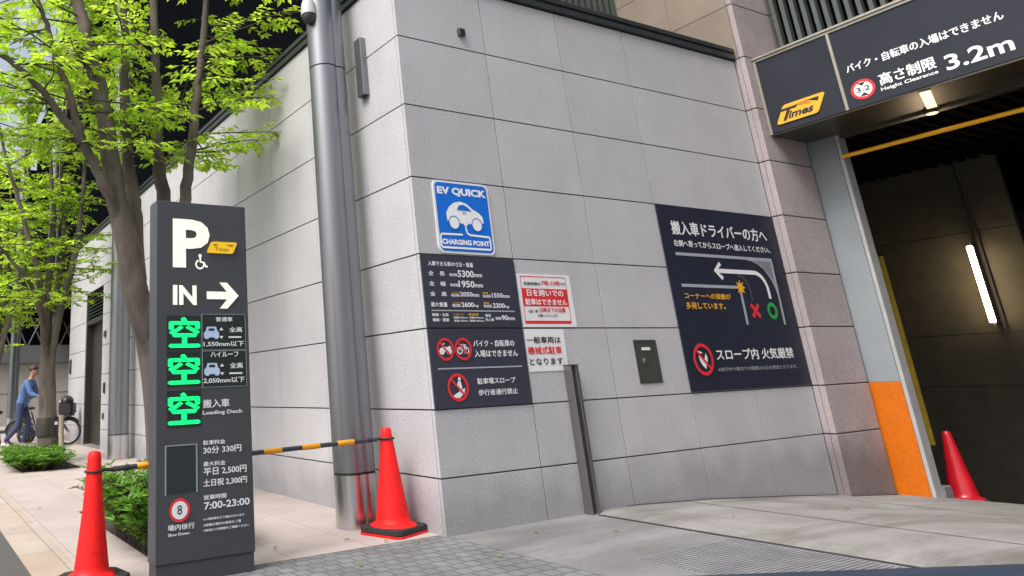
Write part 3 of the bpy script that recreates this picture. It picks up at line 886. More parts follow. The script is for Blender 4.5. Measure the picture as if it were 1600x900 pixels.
# ================================================================== signs on the front wall
s = thing('charging_sign', 'blue EV quick charging point sign with a white car, topmost on the wall', 'sign', (.5, 0, 2.36))
U0, U1, V0, V1 = .200, .800, 2.062, 2.678
obj('plate', MB().plate(wallp, rrect(U0, U1, V0, V1, .055), .001, .010), MT['paper'], s)
obj('face', MB().poly(wallp, rrect(U0 + .02, U1 - .02, V0 + .018, V1 - .018, .042), .0125), MT['blue'], s)
write_texts('ev', wallp, .0145, s)
cr = MB()
body = [(.315, 2.335), (.312, 2.40), (.345, 2.45), (.40, 2.49), (.47, 2.505), (.535, 2.492), (.60, 2.445), (.66, 2.42), (.70, 2.385), (.705, 2.335), (.655, 2.315), (.36, 2.318)]
cr.poly(wallp, body, .0145)
obj('car_symbol', cr, MT['P'], s)
wn = MB().poly(wallp, [(.425, 2.43), (.455, 2.472), (.50, 2.48), (.545, 2.462), (.585, 2.427)], .0165)
wn.ring(wallp, (.385, 2.318), .052, .060, .0165); wn.ring(wallp, (.628, 2.312), .052, .060, .0165)
wn.poly(wallp, rect(.488, .497, 2.395, 2.42), .0165); wn.poly(wallp, rect(.508, .517, 2.395, 2.42), .0165)
obj('car_window', wn, MT['blue'], s)
wh = MB().disc(wallp, (.385, 2.318), .050, .0165).disc(wallp, (.628, 2.312), .050, .0165)
wh.poly(wallp, [(.475, 2.39), (.53, 2.39), (.53, 2.33), (.52, 2.30), (.485, 2.30), (.475, 2.33)], .0185)
wh.line(wallp, [(.503, 2.30), (.505, 2.26), (.515, 2.235), (.54, 2.222), (.745, 2.215), (.752, 2.20), (.752, 2.118), (.745, 2.108), (.24, 2.108), (.228, 2.118), (.228, 2.205), (.24, 2.218), (.46, 2.222)], .017, .0155)
obj('cable', wh, MT['P'], s)

s = thing('vehicle_size_sign', 'navy sign listing vehicle size and weight limits below the blue sign', 'sign', (.5, 0, 1.75))
obj('plate', MB().box(.004, .988, -.012, -.001, 1.469, 2.038), MT['darksign'], s, bevel=.002)
write_texts('siz', wallp, .0145, s)
obj('rule', MB().poly(wallp, rect(.057, .927, 1.594, 1.604), .0145), MT['greyline'], s)

def ban(mb_r, mb_w, c, R):
    mb_r.ring(wallp, c, R * .78, R, .0185)
    k = R * .86 * .7071
    mb_r.line(wallp, [(c[0] - k, c[1] + k), (c[0] + k, c[1] - k)], R * .17, .019)
s = thing('no_entry_sign', 'navy sign with red ban circles for motorcycles, bicycles and walkers', 'sign', (.5, 0, 1.16))
obj('plate', MB().box(.004, .988, -.012, -.001, .866, 1.457), MT['darksign'], s, bevel=.002)
write_texts('bik', wallp, .0145, s)
obj('rule', MB().poly(wallp, rect(.061, .924, 1.152, 1.163), .0145), MT['greyline'], s)
rr_, ww = MB(), MB()
R1 = .086
for cx, kind in ((.152, 'm'), (.328, 'b')):
    c = (cx, 1.302)
    ban(rr_, ww, c, R1)
    if kind == 'm':
        ww.disc(wallp, (cx - .033, 1.288), .026, .0155).disc(wallp, (cx + .036, 1.288), .026, .0155)
        ww.poly(wallp, [(cx - .04, 1.30), (cx - .02, 1.325), (cx + .02, 1.318), (cx + .05, 1.33), (cx + .06, 1.31), (cx + .02, 1.285), (cx - .01, 1.285)], .016)
        ww.line(wallp, [(cx - .035, 1.288), (cx - .018, 1.342), (cx - .002, 1.346)], .008, .0165)
    else:
        ww.ring(wallp, (cx - .032, 1.29), .018, .028, .0155).ring(wallp, (cx + .034, 1.29), .018, .028, .0155)
        ww.line(wallp, [(cx - .032, 1.29), (cx - .015, 1.335), (cx + .002, 1.338)], .007, .016)
        ww.line(wallp, [(cx - .02, 1.32), (cx + .02, 1.325), (cx + .034, 1.29)], .007, .0162)
        ww.line(wallp, [(cx - .02, 1.318), (cx + .003, 1.288), (cx + .02, 1.325)], .007, .0164)
        ww.poly(wallp, rect(cx + .008, cx + .034, 1.328, 1.336), .016)
c = (.236, 1.016)
ban(rr_, ww, c, .104)
ww.poly(wallp, [(c[0] - .055, c[1] - .06), (c[0] + .07, c[1] - .005), (c[0] + .06, c[1] - .045), (c[0] + .01, c[1] - .078), (c[0] - .03, c[1] - .076)], .0155)
ww.disc(wallp, (c[0] + .022, c[1] + .062), .014, .0157)
ww.poly(wallp, [(c[0] + .005, c[1] + .045), (c[0] + .032, c[1] + .045), (c[0] + .042, c[1] + .0), (c[0] + .035, c[1] - .02), (c[0] + .01, c[1] - .03), (c[0] + .002, c[1] - .01), (c[0] - .006, c[1] + .01)], .0157)
obj('ban_circle', rr_, MT['R'], s)
obj('ban_symbol', ww, MT['W'], s)

s = thing('overnight_notice', 'white poster with a red frame and red band, upper of two beside the navy sign', 'poster', (1.32, 0, 1.7))
obj('sheet', MB().plate(wallp, [(1.006, 1.918), (1.634, 1.92), (1.640, 1.472), (1.012, 1.472)], .001, .005), MT['paper'], s)
rb = MB()
for a, b in (((1.045, 1.898), (1.580, 1.898)), ((1.580, 1.898), (1.573, 1.502)), ((1.573, 1.502), (1.040, 1.502)), ((1.040, 1.502), (1.045, 1.898))):
    rb.line(wallp, [a, b], .007, .0062)
rb.poly(wallp, [(1.044, 1.645), (1.574, 1.645), (1.576, 1.796), (1.046, 1.796)], .0066)
rb.poly(wallp, [(1.042, 1.503), (1.573, 1.503), (1.573, 1.524), (1.042, 1.524)], .0068)
obj('red_band', rb, MT['R'], s)
write_texts('day', wallp, .0085, s)

s = thing('mechanical_parking_notice', 'white poster of three text lines, the middle one red', 'poster', (1.24, 0, 1.28))
obj('sheet', MB().plate(wallp, [(1.006, 1.454), (1.465, 1.452), (1.460, 1.112), (1.010, 1.110)], .001, .005), MT['paper'], s)
write_texts('gen', wallp, .0075, s)

s = thing('driver_notice_sign', 'large navy sign with a turning arrow diagram and a red no fire circle', 'sign', (4, 0, 1.78))
obj('plate', MB().box(3.003, 4.990, -.012, -.001, .872, 2.684), MT['navysign'], s, bevel=.002)
write_texts('drv', wallp, .0145, s)
ln = MB()
ln.line(wallp, [(3.165, 2.187), (4.78, 2.187)], .030, .0145)
ln.line(wallp, [(4.765, 2.172), (4.752, 1.495)], .034, .0145)
ln.line(wallp, [(3.16, 1.873), (4.085, 1.873)], .030, .0145)
ln.line(wallp, [(4.098, 1.83), (4.093, 1.495)], .038, .0145)
obj('lane_line', ln, MT['greyline'], s)
ht = MB()
arc = [(4.75 - .42 * (1 - math.sin(rad(a))) if False else 4.33 + .42 * math.sin(rad(a)), 1.752 + .42 * math.cos(rad(a))) for a in range(0, 91, 9)]
ht.line(wallp, arc, .014, .0148)
ht.poly(wallp, arc + [(4.752, 2.172)], .0142)
obj('hatching', ht, MT['G'], s)
hd_ = MB()
for k in range(6):
    u = 4.50 + .045 * k
    hd_.line(wallp, [(u, 2.165), (u + .10 + .02 * k, 2.04 - .03 * k)], .012, .0144)
obj('hatching_gap', hd_, MT['navysign'], s)
ar = MB()
pth = [(3.75, 2.036), (4.40, 2.036)] + [(4.40 + .19 * math.sin(rad(a)), 1.846 + .19 * math.cos(rad(a))) for a in range(10, 91, 10)] + [(4.592, 1.765)]
ar.line(wallp, pth, .044, .015)
ar.line(wallp, [(3.845, 2.115), (3.742, 2.036), (3.845, 1.957)], .044, .0152)
obj('arrow', ar, MT['W'], s)
obj('faint_path', MB().line(wallp, [(4.10, 2.0)] + [(4.10 + .17 * math.sin(rad(a)), 1.83 + .17 * math.cos(rad(a))) for a in range(10, 91, 10)] + [(4.27, 1.74)], .03, .0146), MT['dimline'], s)
st = MB()
pts = []
for k in range(16):
    a = rad(k * 22.5); R = .085 if k % 2 == 0 else .042
    pts.append((4.105 + R * math.cos(a), 1.872 + R * math.sin(a)))
obj('impact_star', st.poly(wallp, pts, .0165), MT['O'], s)
obj('cross_mark', MB().line(wallp, [(4.215, 1.70), (4.345, 1.57)], .045, .0155).line(wallp, [(4.345, 1.70), (4.215, 1.57)], .045, .016), MT['R'], s)
obj('circle_mark', MB().ring(wallp, (4.578, 1.637), .048, .088, .0155), MT['green'], s)
rr_, ww = MB(), MB()
c = (3.262, 1.164)
ban(rr_, ww, c, .150)
ww.poly(wallp, [(c[0] - .06, c[1] + .03), (c[0] - .03, c[1] + .05), (c[0] - .01, c[1] + .0), (c[0] + .04, c[1] - .04), (c[0] + .02, c[1] - .09), (c[0] - .02, c[1] - .06), (c[0] - .05, c[1] - .02)], .0155)
ww.poly(wallp, [(c[0] + .02, c[1] + .0), (c[0] + .05, c[1] + .06), (c[0] + .07, c[1] + .02), (c[0] + .06, c[1] - .02), (c[0] + .035, c[1] - .03)], .0156)
ww.line(wallp, [(c[0] - .055, c[1] + .075), (c[0] + .0, c[1] + .06)], .014, .0157)
obj('ban_circle', rr_, MT['R'], s)
obj('ban_symbol', ww, MT['W'], s)

# small fittings on the walls
s = thing('access_panel', 'olive grey metal flap set in the wall left of the big navy sign', 'access panel', (2.48, 0, 1.16))
obj('frame', MB().box(2.328, 2.342, -.008, -.001, .972, 1.354).box(2.618, 2.632, -.008, -.001, .972, 1.354).box(2.342, 2.618, -.008, -.001, .972, .984).box(2.342, 2.618, -.008, -.001, 1.338, 1.354), MT['housing'], s)
obj('flap', MB().box(2.344, 2.616, -.005, -.001, .986, 1.336), MT['box'], s)
obj('name_plate', MB().box(2.425, 2.535, -.009, -.0055, 1.262, 1.288), MT['paper'], s)
obj('latch', MB().box(2.41, 2.44, -.018, -.0055, 1.17, 1.19).box(2.415, 2.425, -.016, -.0055, 1.15, 1.17), MT['silver'], s, bevel=.002)
s = thing('light_sensor', 'tiny grey sensor box high on the front wall above the blue sign', 'sensor', (.72, 0, 4.12))
obj('casing', MB().box(.685, .755, -.035, -.001, 4.09, 4.16), MT['box'], s, bevel=.004)
obj('lens', MB().box(.70, .74, -.040, -.0355, 4.105, 4.145), MT['dome'], s)
s = thing('wall_lamp', 'slim grey wall light box on the side wall behind the nearest column', 'wall light', (-.05, .56, 3.9))
obj('casing', MB().box(-.062, -.002, .475, .58, 3.60, 4.17), MT['column'], s, bevel=.004)
obj('lamp_glass', MB().box(-.058, -.008, .482, .572, 3.594, 3.599), MT['dome'], s)
for nm, lab, y0, y1, z0, z1 in (('sign_plate', 'dull triangular topped plate high on the far wall right of the doorway', 10.36, 10.52, 2.20, 2.33),
                                ('card_reader', 'dark slim card reader on the far wall right of the doorway', 10.36, 10.48, 1.08, 1.29),
                                ('socket_cover', 'small pale cover low on the far wall right of the doorway', 10.42, 10.52, .58, .70),
                                ('intercom', 'tall dark intercom on the far wall left of the doorway', 13.95, 14.10, 1.58, 1.92)):
    s = thing(nm, lab, nm.replace('_', ' '), (0, (y0 + y1) / 2, (z0 + z1) / 2))
    obj('casing', MB().box(-.028, -.002, y0, y1, z0, z1), MT['brass'] if nm in ('sign_plate', 'socket_cover') else MT['housing'], s, bevel=.004)
    obj('face', MB().box(-.032, -.0285, y0 + .02, y1 - .02, z0 + .03, z1 - .03), MT['dome'] if nm != 'sign_plate' else MT['K'], s)
# steel guide post for a flood board
s = thing('guide_post', 'brushed steel channel post standing against the front wall at the ramp head', 'post', (1.43, -.05, 0))
obj('channel', MB().box(1.40, 1.414, -.08, -.002, -.02, 1.15).box(1.460, 1.49, -.08, -.002, -.02, 1.15).box(1.414, 1.460, -.045, -.002, -.02, 1.15), MT['fin'], s, bevel=.003)
obj('cap', MB().box(1.396, 1.494, -.084, -.002, 1.151, 1.157), MT['housing'], s)

# ================================================================== steel columns along the pavement
def column_mesh(zt):
    t = thing('steel_column', '', 'column', (0, 0, 0), 'steel columns along the pavement')
    R, r2, dx = .128, .108, .118
    def outline(k=1.0):
        a = [(R * k * math.cos(rad(q)), R * k * math.sin(rad(q))) for q in range(40, 321, 8)]
        return a
    def wing(k=1.0):
        return [(dx + r2 * k * math.cos(rad(q)), r2 * k * math.sin(rad(q))) for q in range(-128, 129, 8)]
    o = obj('shaft', MB().prism([(R * math.cos(rad(q)), R * math.sin(rad(q))) for q in range(0, 360, 6)], .405, 3.888).prism([(R * math.cos(rad(q)), R * math.sin(rad(q))) for q in range(0, 360, 6)], 3.902, zt), MT['column'], t, local=True, smooth=True)
    obj('wing', MB().prism(wing(), .405, 3.888).prism(wing(), 3.902, zt), MT['column'], t, local=True, smooth=True)
    obj('seam', MB().prism([(R * .97 * math.cos(rad(q)), R * .97 * math.sin(rad(q))) for q in range(0, 360, 10)], .39, zt - .01).prism(wing(.96), .39, zt - .01), MT['seam'], t, local=True)
    obj('base_sleeve', MB().prism([(R * 1.03 * math.cos(rad(q)), R * 1.03 * math.sin(rad(q))) for q in range(0, 360, 6)], 0, .388).prism([(dx + r2 * 1.04 * math.cos(rad(q)), r2 * 1.04 * math.sin(rad(q))) for q in range(-128, 129, 8)], 0, .388), MT['stainless'], t, local=True, smooth=True)
    return t
c0_ = column_mesh(12.5)
labs = ['nearest tall grey steel column with a shiny sleeve, behind the red cone', 'second steel column, standing just right of the dark doorway', 'third steel column, far along, seen behind the multi-stemmed tree trunk', 'farthest thin steel column, rising behind the man with the bicycle']
for i, yv in enumerate((.71, 8.16, 15.6, 23.0)):
    if i == 0:
        c0_.location = (-.335, yv, 0); c0_['label'] = labs[0]
    else:
        dup(c0_, (-.335, yv, 0), 0, labs[i])
s = thing('security_camera', 'pale dome security camera hung from the left of the nearest column', 'security camera', (-.47, .67, 4.4))
obj('bracket', MB().tube([(-.40, .68, 4.74), (-.475, .66, 4.74), (-.485, .66, 4.70), (-.485, .66, 4.55)], .022, 10), MT['cctv'], s, smooth=True)
obj('casing', MB().lathe([(.03, 4.56), (.05, 4.55), (.064, 4.51), (.070, 4.44), (.070, 4.40)], (-.485, .66, 0), 24), MT['cctv'], s, smooth=True)
obj('dome', MB().lathe([(.063, 4.399), (.060, 4.36), (.045, 4.325), (.022, 4.308), (.002, 4.304)], (-.485, .66, 0), 24), MT['dome'], s, smooth=True)

# ================================================================== parking pylon
def pylp(u, v, d): return (u, -.06 - d, v)
s = thing('parking_pylon', 'tall charcoal parking pylon with a cream P, arrow and green lit vacancy signs', 'parking sign', (-1.86, .01, 0))
obj('cabinet', MB().box(-2.166, -1.527, -.06, .095, .105, 2.296), MT['pylon'], s, bevel=.006)
obj('plinth', MB().box(-2.158, -1.535, -.052, .088, -.01, .1035), MT['pylon'], s)
write_texts('pyl', pylp, .004, s)
mk = MB()
mk.line(pylp, [(-1.825, 1.674), (-1.625, 1.674)], .050, .006)
mk.poly(pylp, [(-1.735, 1.760), (-1.680, 1.760), (-1.597, 1.674), (-1.680, 1.588), (-1.735, 1.588), (-1.660, 1.674)], .0065)
obj('arrow', mk, MT['C'], s)
wc = MB()
wc.disc(pylp, (-1.868, 1.935), .012, .005)
wc.ring(pylp, (-1.870, 1.877), .022, .033, .005, a0=rad(110), a1=rad(380))
wc.line(pylp, [(-1.868, 1.925), (-1.866, 1.893), (-1.842, 1.890), (-1.828, 1.862), (-1.815, 1.866)], .013, .0055)
obj('wheelchair_symbol', wc, MT['C'], s)
bd = obj('badge', MB().plate(pylp, [(u + (v - 1.957) / .078 * .035, v) for u, v in rrect(-1.82, -1.633, 1.957, 2.035, .012, 4)], .001, .012), mat('yellow_badge', (.85, .52, .01), .4, emit=(1, .62, .02), estr=.15), s)
bm_ = MB()
bm_.poly(pylp, [(-1.775, 2.018), (-1.74, 2.018), (-1.752, 2.008), (-1.772, 2.006)], .0145).poly(pylp, [(-1.69, 2.018), (-1.625, 2.018), (-1.64, 2.004)], .0145)
put_text(bm_, pylp, 'Times', -1.765, 1.973, -1.665, .024, .0145, .01)
obj('badge_lettering', bm_, mat('ochre_lettering', (.35, .19, .01), .5), bd)
for (v0, v1) in ((1.328, 1.540), (1.104, 1.318), (.862, 1.078)):
    dp = obj('display', MB().box(-2.096, -1.874, -.063, -.0605, v0, v1), MT['led'], s)
write_texts('led', pylp, .0055, s)
for i, (v0, v1) in enumerate(((1.325, 1.548), (1.094, 1.314))):
    pn = obj('vehicle_panel', MB().box(-1.858, -1.556, -.063, -.0605, v0, v1), MT['led'], s)
    obj('panel_frame', MB().box(-1.862, -1.859, -.064, -.0605, v0 - .004, v1 + .004).box(-1.555, -1.552, -.064, -.0605, v0 - .004, v1 + .004).box(-1.859, -1.555, -.064, -.0605, v0 - .004, v0 - .001).box(-1.859, -1.555, -.064, -.0605, v1 + .001, v1 + .004), MT['jamb'], pn)
    oy = (1.472 - 1.392) and (1.392 if i == 0 else 1.162)
    ic = MB()
    X0 = -1.849
    ic.poly(pylp, [(X0, oy + .012), (X0 + .012, oy), (X0 + .03, oy), (X0 + .036, oy + .010), (X0 + .070, oy + .010), (X0 + .076, oy), (X0 + .096, oy), (X0 + .106, oy + .012), (X0 + .106, oy + .04), (X0 + .094, oy + .05), (X0 + .086, oy + .078), (X0 + .022, oy + .078), (X0 + .013, oy + .05), (X0, oy + .04)], .0055)
    obj('car_symbol', ic, MT['iconblue'], pn)
    iw_ = MB().poly(pylp, [(X0 + .03, oy + .052), (X0 + .076, oy + .052), (X0 + .070, oy + .068), (X0 + .036, oy + .068)], .0065)
    obj('car_window', iw_, MT['led'], pn)
    ia = MB()
    ia.poly(pylp, [(X0 + .108, oy + .055), (X0 + .136, oy + .055), (X0 + .122, oy + .075)], .0055).poly(pylp, [(X0 + .108, oy + .018), (X0 + .136, oy + .018), (X0 + .122, oy - .0)], .0055)
    ia.poly(pylp, rect(X0 + .172, X0 + .264, oy + .006, oy + .016), .0055)
    obj('height_mark', ia, MT['W'], pn)
write_texts('pan', pylp, .0055, s)
obj('screen', MB().box(-2.100, -1.912, -.063, -.0605, .488, .753), MT['screen'], s)
obj('screen_frame', MB().box(-2.108, -2.101, -.066, -.0605, .482, .760).box(-1.911, -1.902, -.066, -.0605, .482, .760).box(-2.101, -1.911, -.066, -.0605, .754, .760), MT['jamb'], s)
obj('speed_ring', MB().ring(pylp, (-2.018, .393), .050, .066, .0055), MT['R'], s)
obj('speed_disc', MB().disc(pylp, (-2.018, .393), .051, .005), MT['W'], s)
sp = MB(); put_text(sp, pylp, '8', -2.033, .368, -2.003, .052, .006, .01)
obj('speed_figure', sp, MT['K'], s)

# ================================================================== traffic cones and the striped bar
def cone(label, loc, rz=0.0, base='square', group='red traffic cones', slim=1.0, m='cone'):
    t = thing('traffic_cone', label, 'traffic cone', loc, group, rz)
    prof = [(.172, .058), (.165, .066), (.140, .076), (.128, .088), (.122, .12), (.078, .42), (.042, .70), (.039, .728), (.030, .740), (.012, .744)]
    prof = [(rr * (slim if z < .7 else .9 + .1 * slim), z) for rr, z in prof]
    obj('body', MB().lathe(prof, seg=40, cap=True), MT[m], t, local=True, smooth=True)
    def sq(h, z0, z1, c=.04):
        p = [(h, h - c), (h - c, h), (-h + c, h), (-h, h - c), (-h, -h + c), (-h + c, -h), (h - c, -h), (h, -h + c)]
        return MB().prism(p, z0, z1)
    if base == 'square':
        obj('base_flange', sq(.190, .0, .016, .03), MT['cone'], t, local=True, bevel=.003)
        obj('weight', sq(.188, .0175, .057, .03), MT['rubber'], t, local=True, bevel=.008)
    else:
        obj('base_flange', sq(.185, .0, .014, .09), MT['cone'], t, local=True, bevel=.003)
        obj('weight', sq(.205, .015, .057, .11), MT['rubber'], t, local=True, bevel=.012)
    return t
cone('red traffic cone on a square black base against the corner of the building', (-.215, .335, 0), rad(18))
cone('red traffic cone on a rubber base at the left, before the low shrubs', (-2.475, .19, 0), rad(10), 'oct', slim=.80)
cone('red traffic cone standing inside the dark garage beyond the orange jamb', (6.72, -.33, -.43), rad(30), m='shadecone')
s = thing('barrier_bar', 'dark bar with amber sleeves hooked between two red cones behind the pylon', 'barrier bar', (-1.3, .25, .64), None)
A_, B_ = Vector((-2.475, .19, .628)), Vector((-.215, .335, .664))
dr_ = (B_ - A_).normalized()
p0, p1 = A_ + dr_ * .12, B_ - dr_ * .10
obj('rod', MB().tube([p0, p1], .0165, 12), MT['barblack'], s, smooth=True)
Lb = (p1 - p0).length
for xa, xb in ((-2.205, -2.07), (-1.75, -1.60), (-1.297, -1.153), (-.985, -.833), (-.677, -.527)):
    k0, k1 = (xa - p0.x) / dr_.x, (xb - p0.x) / dr_.x
    sv = MB().tube([p0 + dr_ * k0, p0 + dr_ * (k0 + .008), p0 + dr_ * (k1 - .008), p0 + dr_ * k1], [.017, .0195, .0195, .017], 14)
    obj('sleeve', sv, MT['barorange'], s, smooth=True)
obj('end_loop', MB().torus(tuple(A_), .052, .007).tube([A_ + dr_ * .06, p0 + dr_ * .10], [.008, .019], 10), MT['rubber'], s, smooth=True)
obj('end_loop', MB().torus(tuple(B_), .056, .007).tube([B_ - dr_ * .06, p1 - dr_ * .08], [.008, .019], 10), MT['rubber'], s, smooth=True)

# ================================================================== trees
def lerp_path(P, n=4):
    P = [Vector(p) for p in P]; out = []
    for i in range(len(P) - 1):
        p_1 = P[max(i - 1, 0)]; p0, p1 = P[i], P[i + 1]; p2 = P[min(i + 2, len(P) - 1)]
        for k in range(n):
            t = k / n
            out.append(.5 * ((2 * p0) + (-p_1 + p1) * t + (2 * p_1 - 5 * p0 + 4 * p1 - p2) * t * t + (-p_1 + 3 * p0 - 3 * p1 + p2) * t ** 3))
    out.append(P[-1]); return out

def leaf(mb, p, d, nrm, L, W, tint):
    """a small folded leaf: base, two shoulders, tip"""
    sdv = d.cross(nrm).normalized()
    up = sdv.cross(d).normalized()
    a = p + d * L * .40 + sdv * W * .5 + up * L * .05
    b = p + d * L * .40 - sdv * W * .5 + up * L * .05
    tip = p + d * L - up * L * .10
    m_ = p + d * L * .45 - up * W * .05
    mb.add([p, a, tip, b], [(0, 1, 2, 3)], tint)

def spray(lf, tw, rng, start, dirv, L, leafL, dens=1.0, droop=.25):
    """a twiggy horizontal branch with side twigs carrying leaves in flat layers"""
    pts = []; p = start.copy(); d = dirv.normalized()
    n = max(4, int(L / .12))
    for k in range(n + 1):
        pts.append(p.copy())
        d = (d + Vector((rng.uniform(-.18, .18), rng.uniform(-.18, .18), rng.uniform(-.07, .07) - droop * .05))).normalized()
        p = p + d * L / n
    tw.tube(pts, [.010 * (1 - .8 * k / n) + .0015 for k in range(n + 1)], 5, cap=False)
    side = 1
    for k in range(1, n + 1):
        base = pts[k]; dd = (pts[k] - pts[k - 1]).normalized()
        for rep in (0, 1):
            side = -side
            if rng.random() > .70 * dens: continue
            perp = Vector((-dd.y, dd.x, 0))
            if perp.length < .1: perp = Vector((1, 0, 0))
            td = (dd * rng.uniform(.4, .9) + perp.normalized() * side + Vector((0, 0, rng.uniform(-.25, .2)))).normalized()
            tl_ = rng.uniform(.14, .42) * (1.15 - .5 * k / n)
            q0 = base.copy(); m = max(3, int(tl_ / (leafL * .62))); cur = q0; path = [cur.copy()]
            tt = rng.uniform(.15, .95)
            ls = 1
            for j in range(m):
                td = (td + Vector((rng.uniform(-.12, .12), rng.uniform(-.12, .12), -.05))).normalized()
                cur = cur + td * tl_ / m; path.append(cur.copy())
                for r2 in (0, 1):
                    ls = -ls
                    if rng.random() < .12: continue
                    pp = Vector((-td.y, td.x, 0)).normalized() * ls
                    ld = (td * rng.uniform(.5, 1.0) + pp * rng.uniform(.6, 1.1) + Vector((0, 0, rng.uniform(-.55, .10)))).normalized()
                    nv = Vector((rng.uniform(-.35, .35), rng.uniform(-.35, .35), 1)).normalized()
                    s_ = rng.uniform(.5, 1.2)
                    leaf(lf, cur, ld, nv, leafL * s_, leafL * .56 * s_, min(1, max(0, tt + rng.uniform(-.22, .22))))
                if j == m - 1:
                    leaf(lf, cur, td, Vector((0, 0, 1)), leafL, leafL * .5, tt)
            tw.tube(path, [.0035, *([.0025] * (len(path) - 2)), .0012], 4, cap=False)

def tree(label, loc, trunk, stems, seed, zmin, leafL, step, Lr, extra=(), dens=1.0, group='young trees along the kerb'):
    rng = random.Random(seed)
    t = thing('kerbside_tree', label, 'tree', loc, group)
    tm = MB()
    P = lerp_path(trunk[0], 4); R0, R1 = trunk[1]
    n = len(P) - 1
    rr = [(R0 + (R1 - R0) * k / n + (.05 * max(0, 1 - k / 3))) * (1 if k < n * .7 else 1 - .55 * (k - n * .7) / (n * .3)) for k in range(n + 1)]
    tm.tube(P, rr, 16)
    lf, tw = MB(), MB()
    for pts, ra, rb_, zs in stems:
        Q = lerp_path([Vector(p) for p in pts], 5)
        m = len(Q) - 1
        Q = [q_ + Vector((rng.uniform(-.012, .012), rng.uniform(-.012, .012), 0)) for q_ in Q]
        tm.tube(Q, [(ra + (rb_ - ra) * (k / m)) * min(1, .45 + .16 * k) for k in range(m + 1)], 11)
        acc = 0
        for k in range(1, m + 1):
            seglen = (Q[k] - Q[k - 1]).length; acc += seglen
            while acc > step:
                acc -= step
                if Q[k].z < zs: continue
                az = rng.uniform(0, 2 * math.pi)
                if math.sin(az) < -.45 and rng.random() < .6: az = -az
                d = Vector((math.cos(az), math.sin(az), rng.uniform(-.02, .45)))
                spray(lf, tw, rng, Q[k], d, rng.uniform(*Lr), leafL, dens)
    for st, d, L in extra:
        spray(lf, tw, rng, Vector(st), Vector(d), L, leafL, 1.1)
    obj('trunk', tm, MT['bark'], t, smooth=True)
    obj('twigs', tw, MT['twig'], t)
    obj('crown', lf, MT['leaf'], t, smooth='leaf')
    return t, len(lf.f)

A = [(-1.42, 2.58, 1.4), (-1.60, 2.52, 2.15), (-1.74, 2.5, 2.76), (-1.81, 2.5, 3.07), (-1.87, 2.5, 3.4), (-1.98, 2.5, 4.03), (-2.11, 2.5, 4.56), (-2.21, 2.5, 4.95), (-2.36, 2.5, 5.6), (-2.5, 2.5, 6.4)]
Bst = [(-1.42, 2.66, 1.3), (-1.50, 2.7, 2.05), (-1.54, 2.75, 2.87), (-1.56, 2.75, 3.16), (-1.65, 2.75, 3.72), (-1.67, 2.75, 4.4), (-1.68, 2.75, 4.95), (-1.74, 2.8, 6.4)]
Cst = [(-1.30, 2.7, .25), (-1.24, 2.85, .9), (-1.18, 2.85, 2.14), (-1.19, 2.85, 3.1), (-1.24, 2.85, 3.5), (-1.26, 2.85, 3.96), (-1.28, 2.85, 4.59), (-1.29, 2.85, 5.08), (-1.33, 2.9, 6.5)]
Est = [(-1.29, 2.6, .35), (-1.24, 2.55, 1.27), (-1.11, 2.55, 2.23), (-1.04, 2.55, 3.07), (-.97, 2.55, 3.59), (-.92, 2.55, 4.05), (-.85, 2.55, 4.69), (-.78, 2.55, 5.37), (-.68, 2.6, 6.3)]
Dst = [(-1.78, 2.46, 2.75), (-1.88, 2.38, 2.94), (-1.99, 2.3, 3.09), (-2.15, 2.3, 3.41), (-2.25, 2.3, 3.56), (-2.49, 2.28, 3.82), (-2.65, 2.25, 3.99), (-2.89, 2.2, 4.17), (-3.26, 2.15, 4.35), (-3.7, 2.1, 4.6)]
D2 = [(-2.15, 2.3, 3.41), (-2.24, 2.3, 3.64), (-2.36, 2.3, 4.02), (-2.48, 2.3, 4.32), (-2.58, 2.3, 4.66), (-2.69, 2.3, 4.97), (-2.85, 2.3, 5.6)]
t2, n2 = tree('tall multi-stemmed tree rising behind the parking pylon, nearest to the camera', (-1.27, 2.6, 0),
     ([(-1.27, 2.6, -.03), (-1.29, 2.6, .6), (-1.35, 2.6, 1.2), (-1.46, 2.6, 1.75), (-1.55, 2.6, 2.15)], (.155, .120)),
     [(A, .135, .05, 3.7), (Bst, .095, .035, 3.5), (Cst, .105, .04, 3.5), (Est, .085, .03, 3.55), (Dst, .062, .018, 3.3), (D2, .048, .015, 3.6)],
     11, 3.3, .100, .19, (.5, 1.2),
     extra=[((-.97, 2.55, 3.62), (1, .0, .30), 1.1), ((-.95, 2.55, 3.8), (1, -.3, .2), 1.0), ((-.92, 2.55, 4.2), (1, .1, .15), 1.25), ((-.97, 2.55, 3.6), (.9, .2, .2), .85),
            ((-.88, 2.55, 4.5), (1, -.2, .1), 1.1), ((-.85, 2.55, 4.8), (1, .1, .1), 1.2), ((-.8, 2.55, 5.2), (1, -.1, .1), 1.2), ((-.92, 2.55, 4.1), (.6, -.8, .05), .9), 
            ((-.88, 2.55, 4.35), (1, .3, .1), 1.3), ((-.83, 2.55, 4.95), (1, .0, .05), 1.35),
            ((-2.2, 2.3, 3.5), (-1, .3, .25), 1.1), ((-2.3, 2.3, 3.9), (-1, -.2, .3), 1.2), ((-2.45, 2.3, 4.2), (-1, .2, .2), 1.3), ((-2.5, 2.3, 3.85), (-.8, .5, .3), 1.2), ((-2.6, 2.3, 4.6), (-1, .1, .1), 1.2), ((-2.3, 2.3, 4.3), (-.7, -.6, .2), 1.0), ((-2.1, 2.4, 4.5), (-1, .0, .2), 1.2), ((-2.65, 2.25, 4.0), (-.5, .8, .1), 1.1), ((-2.2, 2.5, 4.9), (-1, .4, .0), 1.3), ((-1.65, 2.75, 3.5), (-.2, -1, .0), .8), ((-1.9, 2.5, 3.5), (-1, -.4, .1), .9)])
